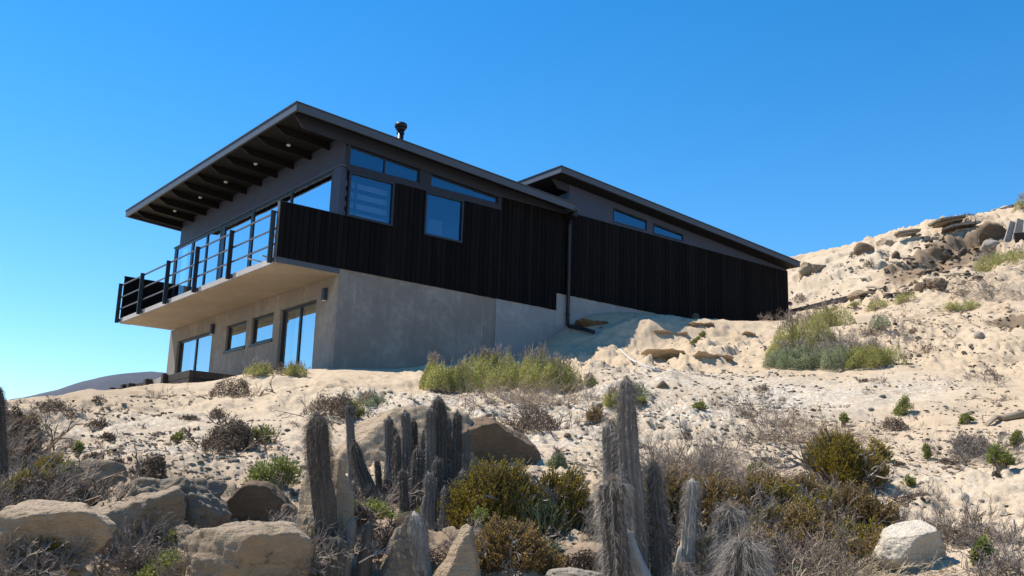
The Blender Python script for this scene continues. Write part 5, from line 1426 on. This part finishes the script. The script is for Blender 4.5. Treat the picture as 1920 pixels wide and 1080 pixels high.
def cactus(label, bx, by, tx, ty, wpx, skin='cactus', wool=0.0, woollen=0.10, woolden=1.0, spines=1.0, spinelen=0.05, spinedroop=0.6, tipwool=False,
           ribs=11, taper=0.75, tip=0.12, depth=0.16, bend=0.0, D=None, seed=None, flat=1.0, group=None, woolfrom=None, bare=0.0, woolwide=1.3, ragged=0.0):
    g = np.random.default_rng(seed if seed is not None else int(bx * 3 + by * 11 + tx))
    P0 = G(bx, by) if D is None else at(bx, by, D)
    dist = math.hypot(P0[0] - CAM[0], P0[1] - CAM[1]); P1 = at(tx, ty, dist)
    s = mpp(P0); r = wpx * s / 2 * 0.84
    root = thing('cactus', label, 'cactus', P0, group or 'columnar cacti of the foreground')
    P0b = P0 - (P1 - P0) / np.linalg.norm(P1 - P0) * 0.12
    V, F, (Q0, ax, A, Bv, L, seg, rows) = column_vf(P0b, P1, r, ribs, max(16, int(np.linalg.norm(P1 - P0b) / 0.035)), taper, tip, (bend, 0), depth, int(g.integers(0, 90)), flat)
    if ragged:
        V = V.copy(); top = V[:, 2] > P0[2] + (P1[2] - P0[2]) * 0.8
        V[top, 2] += ragged * fbm3(V[top, 0] * 40, V[top, 1] * 40, V[top, 2] * 3, 2, 3)
    part('stem', V, F, M[skin], root, True)
    VV = V.reshape(rows + 1, seg, 3)
    ctr = VV.mean(1)
    T = ax / L
    def surf(n, t0, t1, power=1.0, ribonly=True):
        t = t0 + (t1 - t0) * g.random(n) ** power
        i = np.clip((t * rows).astype(int), 0, rows)
        k = (g.integers(0, ribs, n) * 4 if ribonly else g.integers(0, seg, n)) % seg
        P = VV[i, k]; return P + (ax / rows) * (g.random(n) - 0.5)[:, None], unit(P - ctr[i] + 1e-6), t
    px1 = 1.875 * s
    hw = max(0.0018, 0.27 * px1)
    if spines > 0:
        n = int(1300 * spines * L * (0.5 + r * 8))
        P, N, t = surf(n, bare, 1.0)
        Vh, Fh = hairs_vf(P - N * 0.004, N + 0.5 * rdir(n, g) + np.array([[0, 0, 0.1]]), g.uniform(0.4, 1.3, n) * spinelen, hw, spinedroop, g, 2)
        part('spines', Vh, Fh, M['spine'], root)['kind'] = 'stuff'
    if wool > 0:
        n = int(1900 * woolden * (0.4 + 6 * r) * (0.35 + L * wool))
        P, N, t = surf(n, woolfrom if woolfrom is not None else 1 - wool, 1.02, 0.8, False)
        Vh, Fh = hairs_vf(P - N * 0.006, N * woolwide + 0.45 * rdir(n, g) + np.array([[0, 0, -0.15]]), g.uniform(0.35, 1.2, n) * woollen * 0.8, hw * 1.2, 0.42, g, 3, 0.55)
        part('wool', Vh, Fh, M['wool'], root)['kind'] = 'stuff'
    if tipwool:
        n = 260
        Vh, Fh = hairs_vf(np.repeat((P1 - T * 0.02)[None], n, 0) + 0.25 * r * rdir(n, g), rdir(n, g) * 0.8 + T, g.uniform(0.25, 0.7, n) * spinelen * 1.1, hw * 1.4, 0.05, g, 2)
        part('tip_wool', Vh, Fh, M['wooltip'], root)['kind'] = 'stuff'
        n = 320                                                                  # long grey spines raying out of the crown
        Vh, Fh = hairs_vf(np.repeat((P1 - T * 0.03)[None], n, 0) + 0.5 * r * rdir(n, g), rdir(n, g) + T * 0.35, g.uniform(0.7, 1.9, n) * spinelen, hw, 0.45, g, 3, 0.15)
        part('crown_spines', Vh, Fh, M['spine'], root)['kind'] = 'stuff'
    return root
K = cactus
K('tall leaning cactus with a wide dark woolly head, leftmost of the row', 613, 1062, 606, 776, 46, 'cactusdark', 0.42, 0.085, 3.2, 0.9, 0.022, ribs=12, taper=0.95, tip=0.16, bend=-0.03, bare=0.0, woolwide=1.5)
K('thin straight grey cactus right of the tall woolly one', 662, 935, 653, 757, 19, 'cactus', 0.09, 0.05, 1.4, 0.9, 0.02, taper=0.85, tip=0.06, depth=0.24)
K('leaning cactus with a ragged woolly right side behind the thin straight one', 697, 960, 664, 826, 38, 'cactusdark', 0.41, 0.06, 1.6, 0.9, 0.03, taper=0.4, tip=0.2, depth=0.24)
K('thin grey cactus with a brown woolly tip in the middle of the row', 732, 912, 730, 782, 19, 'cactus', 0.12, 0.045, 1.5, 0.9, 0.02, taper=0.9, tip=0.08, depth=0.24)
K('short dead split cactus stub left of the brown tipped one', 722, 908, 727, 842, 12, 'cactusdark', 0, spines=0.4, taper=0.5, ragged=0.06)
K('grey cactus narrowing to a ragged top, right of the brown tipped one', 766, 935, 757, 770, 30, 'cactus', 0.28, 0.05, 0.9, 0.9, 0.02, taper=0.5, tip=0.06, ragged=0.05, depth=0.24)
K('taller of the twin topped cacti, with a shaggy dark crown', 832, 950, 822, 744, 30, 'cactusdark', 0.39, 0.075, 1.7, 0.9, 0.03, taper=0.8, tip=0.14, depth=0.24)
K('shorter of the twin topped cacti, grey and half bare', 810, 955, 808, 764, 26, 'cactus', 0.22, 0.06, 1.4, 0.9, 0.03, taper=0.75, tip=0.12, depth=0.24)
K('ragged hairy cactus at the right end of the row in front of the round boulder', 850, 960, 858, 770, 26, 'cactusdark', 0.50, 0.07, 1.2, 0.9, 0.04, taper=0.6, tip=0.12, depth=0.24)
K('short woolly grey cactus before the twin topped pair', 806, 988, 803, 884, 34, 'cactus', 0.52, 0.05, 1.3, 0.9, 0.03, taper=0.6, tip=0.25, depth=0.24)
K('squat woolly cactus stump at the left edge of the olive bush', 850, 985, 853, 905, 34, 'cactusdark', 0.52, 0.06, 1.2, 0.9, 0.03, taper=0.6, tip=0.25, depth=0.24)
K('shaggy grey cactus between the ragged topped and the twin topped', 780, 960, 782, 838, 34, 'cactusdark', 0.52, 0.065, 1.2, 0.9, 0.03, taper=0.6, tip=0.2, depth=0.24)
K('smooth bluish dead stem behind the spiny leaning stump', 648, 1092, 661, 968, 24, 'cactus', 0, spines=0.0, ribs=5, depth=0.05, taper=0.9, tip=0.10)
K('spiny cylinder leaning right at the foot of the tall woolly cactus', 612, 1105, 640, 1006, 50, 'cactusdark', 0.9, 0.03, 1.6, 1.6, 0.04, ribs=10, taper=0.75, tip=0.3)
K('dark bare stem between the bluish stem and the grey stone', 680, 1105, 690, 976, 44, 'cactusdark', 0.3, 0.02, 0.5, 0.2, 0.02, ribs=7, depth=0.06, taper=0.55, tip=0.2)
K('hairy grey stump with a mop of drooping wool beside the pointed stone', 790, 1090, 778, 958, 46, 'cactuspale', 0.6, 0.10, 1.6, 0.5, 0.05, ribs=6, depth=0.1, taper=0.8, tip=0.3)
K('short grey dead stub left of the leaning woolly cactus', 668, 962, 662, 900, 22, 'cactus', 0.5, 0.04, 1.0, 0.4, 0.03, taper=0.6, tip=0.2)
K('thin shaggy cactus squeezed between the brown tipped and the grey ragged ones', 748, 945, 745, 812, 16, 'cactusdark', 0.9, 0.05, 1.0, 0.3, 0.03, taper=0.7, tip=0.12)
K('ragged dead column leaning right behind the round boulder edge', 872, 962, 878, 806, 18, 'cactus', 0.9, 0.07, 1.2, 0.4, 0.04, taper=0.5, tip=0.1)
K('low hairy stump right of the short woolly grey cactus', 832, 990, 835, 912, 26, 'cactus', 0.95, 0.055, 1.2, 0.4, 0.03, taper=0.6, tip=0.25)
for q in ((742, 925, 740, 800, 13, 'thin dark column behind the brown tipped cactus'), (775, 915, 776, 785, 17, 'dark ragged column behind the grey ragged cactus'), (795, 925, 796, 800, 16, 'thin grey column left of the twin topped pair'),
          (840, 930, 842, 782, 15, 'slender dark column between the twin topped and ragged cacti'), (712, 945, 706, 860, 15, 'short dark column right of the leaning woolly cactus'), (822, 965, 820, 858, 24, 'shaggy dark column in front of the twin topped pair'),
          (760, 975, 757, 880, 22, 'shaggy dark column before the grey ragged cactus'), (640, 1000, 638, 900, 18, 'short dark column right beside the tall woolly cactus'), (865, 985, 868, 880, 22, 'leaning shaggy column at the olive bush')):
    K(q[5], q[0], q[1], q[2], q[3], q[4], 'cactusdark' if 'dark' in q[5] else 'cactus', 0.6, 0.05, 1.3, 0.8, 0.03, taper=0.7, tip=0.14, depth=0.22, ragged=0.04)
K('tall grey shaggy cactus cut by the left edge of the photo', 0, 905, -6, 722, 28, 'cactusdark', 0.95, 0.08, 1.8, 1.0, 0.05, taper=0.75, tip=0.15, depth=0.2)
# right group
K('tallest cactus with a woolly cone on top, right of centre', 1186, 1100, 1172, 708, 56, 'cactus', 0.25, 0.07, 1.4, 1.0, 0.06, tipwool=False, ribs=11, taper=0.62, tip=0.20, depth=0.2)
K('hairy columnar cactus tucked left behind the tallest one', 1150, 1080, 1146, 792, 44, 'cactus', 0.1, 0.05, 0.6, 1.2, 0.07, tipwool=True, taper=0.8, tip=0.06, depth=0.2)
K('ribbed cactus with pale crown spines pressed against the tallest one', 1186, 1092, 1168, 796, 46, 'cactus', 0.0, spines=1.2, spinelen=0.06, tipwool=True, taper=0.75, tip=0.06, depth=0.22)
K('shaggy cactus in front of the tallest one with long drooping grey spines', 1160, 1120, 1148, 900, 58, 'cactusdark', 0.3, 0.10, 0.5, 2.6, 0.095, 0.9, tipwool=True, taper=0.85, tip=0.08, depth=0.2)
K('smooth grey dead trunk leaning right at the foot of the tallest cactus', 1220, 1120, 1176, 990, 44, 'cactuspale', 0, spines=0.0, ribs=4, depth=0.04, taper=0.6, tip=0.06)
K('slim dark cactus with pale streaked spines right of the tallest one', 1240, 1095, 1226, 868, 46, 'cactusdark', 0.2, 0.06, 0.5, 1.8, 0.065, 0.9, tipwool=True, taper=0.55, tip=0.14, depth=0.18)
K('slim cactus with a bleached woody lower stem and dark spiny top', 1287, 1080, 1302, 896, 36, 'cactuspale', 0.45, 0.05, 0.8, 1.5, 0.06, 1.0, tipwool=False, taper=0.65, tip=0.14, bare=0.5)
K('small white split dead stump at the foot of the slim cactus', 1268, 1085, 1277, 1022, 22, 'cactuspale', 0, spines=0.0, ribs=5, depth=0.1, taper=0.7, tip=0.2)
K('hairy cactus with an orange woolly tip behind the spiky crown', 1366, 1110, 1366, 950, 56, 'cactusdark', 0.3, 0.1, 0.4, 2.4, 0.10, 0.8, tipwool=True, taper=0.75, tip=0.15, depth=0.2)
K('nearest cactus with a spiky raying crown at the bottom edge', 1390, 1160, 1398, 1008, 84, 'cactusdark', 0.5, 0.14, 0.4, 3.2, 0.13, 0.6, tipwool=True, taper=0.75, tip=0.3, depth=0.2)
K('low spiny cactus crown cut by the bottom edge below the slim one', 1282, 1140, 1276, 1066, 50, 'cactusdark', 0.5, 0.10, 0.4, 1.6, 0.10, 0.6, tipwool=True, taper=0.8, tip=0.4)

# ------------------------------------------------------------------ timber, planks and litter of the place
def plank_vf(P0, P1, w, t, up=(0, 0, 1), bev=0.0):
    P0, P1 = np.array(P0, float), np.array(P1, float); T = P1 - P0; L = np.linalg.norm(T); T /= L
    U = np.array(up, float); U -= T * (U @ T); U /= np.linalg.norm(U); Sd = np.cross(U, T)
    V, F = box_vf(0, L, -t / 2, t / 2, -w / 2, w / 2, bev)
    return P0 + V[:, :1] * T + V[:, 1:2] * Sd + V[:, 2:3] * U, F
# raised terrace edge of dark sleepers at the front left of the house
corner = at(356, 693, 22.9)
tb = thing('timber_planter', 'dark timber sleeper box in front of the left sliding door', 'planter', (corner[0], corner[1], corner[2] - 0.4))
for k in range(3):
    z = corner[2] - 0.085 - k * 0.172
    yl = hit(313, 703, 0, corner[0])[1]
    part('sleeper', *box_vf(corner[0], corner[0] + 0.12, corner[1], yl, z - 0.082, z + 0.082, 0.008), M['sleeper'], tb)
    part('sleeper', *box_vf(corner[0] + 0.125, corner[0] + 2.6, corner[1], corner[1] + 0.12, z - 0.083, z + 0.081, 0.008), M['sleeper'], tb)
part('corner_post', *box_vf(corner[0] - 0.10, corner[0] - 0.003, yl - 0.06, yl + 0.08, corner[2] - 0.5, corner[2] + 0.03, 0.008), M['sleeper'], tb)
rw_ = thing('retaining_wall', 'row of dark timber posts and boards edging the left crest', 'retaining wall', (corner[0], yl + 1, corner[2] - 0.5))
xr = corner[0] - 0.05
prev = None
for (qx, qy) in ((278, 711), (246, 719), (234, 721), (212, 727), (187, 733), (160, 738)):
    t = hit(qx, qy, 0, xr)
    part('post', *box_vf(xr - 0.08, xr + 0.08, t[1] - 0.09, t[1] + 0.09, t[2] - 1.2, t[2], 0.01), M['sleeper'], rw_)
    b0 = (xr + 0.12, (prev[1] if prev is not None else yl + 0.1), (prev[2] if prev is not None else t[2] + 0.05) - 0.14)
    part('board', *plank_vf(b0, (xr + 0.12, t[1], t[2] - 0.14), 0.26, 0.05), M['greywood'] if prev is None else M['sleeper'], rw_)
    prev = t
# boards edging the track behind the house
eg = [G(x, y) for x, y in ((1480, 588), (1515, 580), (1560, 569), (1600, 560), (1632, 552), (1660, 546))]
te = thing('timber_edging', 'line of thin timber boards edging the track behind the house', 'timber edging', eg[2])
for a, b in zip(eg[:-1], eg[1:]):
    part('board', *plank_vf(a + [0, 0, .06], b + [0, 0, .06], 0.15, 0.05), M['sleeper'], te)
    part('stake', *box_vf(b[0] - .03, b[0] + .03, b[1] - .03, b[1] + .03, b[2] - .2, b[2] + .17), M['sleeper'], te)
for i, (x0, y0, x1, y1) in enumerate(((1625, 541, 1655, 550), (1640, 548, 1662, 543), (1600, 560, 1640, 552))):
    a, b = G(x0, y0), G(x1, y1)
    o = part('stick', *tube([a + [0, 0, .05], (a + b) / 2 + [0, 0, .13], b + [0, 0, .06]], [.03, .04, .02], 6), M['driftwood'], None, True)
    setp(o, ('pale stick lying across the end of the timber edging', 'short pale stick crossing another at the timber edging', 'long thin stick lying along the timber edging')[i], 'stick')

def slab(P, w, d, t, seed, mat, yaw=0.0, tiltx=0.0):
    """a broken flat slab with chipped outline"""
    g = np.random.default_rng(seed); n = 14
    a = np.linspace(0, 2 * math.pi, n, endpoint=False) + g.normal(size=n) * 0.06
    ex = np.abs(np.cos(a)) ** 0.5 * np.sign(np.cos(a)); ey = np.abs(np.sin(a)) ** 0.5 * np.sign(np.sin(a))
    k = 1 + g.normal(size=n) * 0.05
    poly = np.stack([ex * w / 2 * k, ey * d / 2 * k], 1)
    V, F = prism([tuple(p) for p in poly], 2, 0, t)
    V[:, 2] += g.normal(size=len(V)) * t * 0.12
    V[:, 2] += V[:, 0] * tiltx
    return rotz(V, YR + yaw) + P, F
def slab_stack(label, px0, px1, py1, heights, seed, mats, tilt=0.0, D=None):
    P = G((px0 + px1) / 2, py1) if D is None else at((px0 + px1) / 2, py1, D); s = mpp(P); w = (px1 - px0) * s
    root = thing('slab_stack', label, 'stone slabs', P); z = -0.25
    g = np.random.default_rng(seed)
    for i, hpx in enumerate(heights):
        t = hpx * s + (0.25 if i == 0 else 0)
        off = np.array([_r[0], _r[1], 0]) * g.uniform(-.22, .22) * w
        part('slab', *slab(P + off + [0, 0, z], w * g.uniform(0.55, 0.9), w * g.uniform(0.35, 0.6), t * 0.7, seed + i, None, g.uniform(-.1, .1), tilt), M[mats[i % len(mats)]], root)
        z += t
slab_stack('pale flat slabs stacked on the skyline, the left and lower stack', 1684, 1740, 446, (5, 4, 4), 5, ('palestone', 'palestone', 'sandstone'), 0.16)
slab_stack('grey slabs stacked on the skyline with a dead bush on top', 1756, 1832, 432, (6, 6, 5, 5), 9, ('sandstone', 'palestone', 'greystone', 'greystone'), 0.2)
def deadbush_on_stack():
    S('dead', 1806, 438, 90, 46, 'dark tangled dead bush hanging over the grey slabs on the skyline', dens=2.4, D=41.2)
    S('dead', 1824, 412, 44, 16, 'bushy dark tuft on top of the grey slabs', dens=2.5, D=43.0)
deadbush_on_stack()
# grey planks running up the skyline at the top right
a, b = at(1848, 410, 45.4), at(1925, 388, 46.2)
sk = thing('plank_edging', 'grey weathered planks laid along the top right skyline', 'planks', a)
for k in range(3):
    p, q = a + (b - a) * (k / 3) + [0, 0, .12], a + (b - a) * ((k + 1.05) / 3) + [0, 0, .16]
    part('plank', *plank_vf(p, q, 0.26, 0.06), M['greywood'], sk)
# leaning concrete planks and dark panel at the right edge
D = 39.0
for i, (bx, by, tx, ty, wp, mt, lab) in enumerate(((1886, 468, 1902, 418, 18, 'greywood', 'dark grey plank leaning on the hill at the right edge, outermost left'),
                                                 (1903, 470, 1918, 414, 22, 'palestone', 'wide pale concrete plank leaning beside the dark grey one'),
                                                 (1921, 470, 1928, 412, 14, 'greywood', 'narrow plank leaning at the very right edge'))):
    a, b = at(bx, by + 6, D - 0.1 * i), at(tx, ty, D + 0.35); s = mpp(a)
    o = part('plank', *plank_vf(a, b, wp * s, 0.10, (_r[0], _r[1], 0)), M[mt], None); setp(o, lab, 'plank', 'planks leaning at the right edge')
a = at(1903, 452, D - 0.8); s = mpp(a)
o = part('panel', *plank_vf(at(1903, 452, D - 0.8), at(1960, 447, D - 0.5), 30 * s, 0.08, (0, 0, 1)), M['sleeper'], None)
setp(o, 'dark upright panel at the right edge in front of the leaning planks', 'panel')
# driftwood branch
pts = [G(1852, 800), G(1868, 791), G(1892, 788), G(1925, 782)]
V1, F1 = tube([pts[0] + [0, 0, -.04], pts[0] + [0, 0, .03], pts[1] + [0, 0, .06], pts[1] * .5 + pts[2] * .5 + [0, 0, .045], pts[2] + [0, 0, .05], pts[3] + [0, 0, .05]], [.03, .034, .036, .042, .046, .05], 10)
V1 = V1 + (0.02 * fbm3(V1[:, 0] * 9, V1[:, 1] * 9, V1[:, 2] * 9, 3, 4))[:, None]
o = part('driftwood', V1, F1, M['driftwood'], None, True); setp(o, 'pale bent driftwood branch lying on the sand at the right edge', 'branch')
# pale hose on the sand
hp_ = [G(x, y) + [0, 0, 0.015] for x, y in ((1162, 656), (1170, 664), (1182, 675), (1196, 682), (1212, 688), (1226, 694), (1240, 698))]
o = part('hose', *tube(hp_, 0.020, 8), M['hose'], None, True); setp(o, 'pale hose running down the sand from the house shadow', 'hose')
# deck furniture seen through the railing
def deck_chair(x, y, yaw, label, mt):
    root = thing('deck_chair', label, 'chair', (x, y, 0.03), 'chairs on the balcony')
    def add(nm, V, F): part(nm, rotz(np.asarray(V, float), yaw) + [x, y, 0.03], F, M[mt], root)
    add('seat', *plank_vf((-.25, 0, .36), (.25, 0, .42), .5, .03, (0, 1, 0)))
    add('backrest', *plank_vf((.25, 0, .42), (.46, 0, 1.0), .5, .03, (0, 1, 0)))
    for sx, sy in ((-.22, -.24), (-.22, .24), (.24, -.24), (.24, .24)): add('leg', *tube([(sx, sy, 0), (sx, sy, .38)], .018, 6))
    for sy in (-.27, .27): add('armrest', *plank_vf((-.25, sy, .60), (.32, sy, .62), .05, .03, (0, 1, 0)))
deck_chair(-0.62, 1.25, 2.6, 'white folding chair on the balcony nearest the black parapet', 'white')
deck_chair(-0.60, 2.9, 0.3, 'white folding chair on the balcony before the glazed bay', 'white')
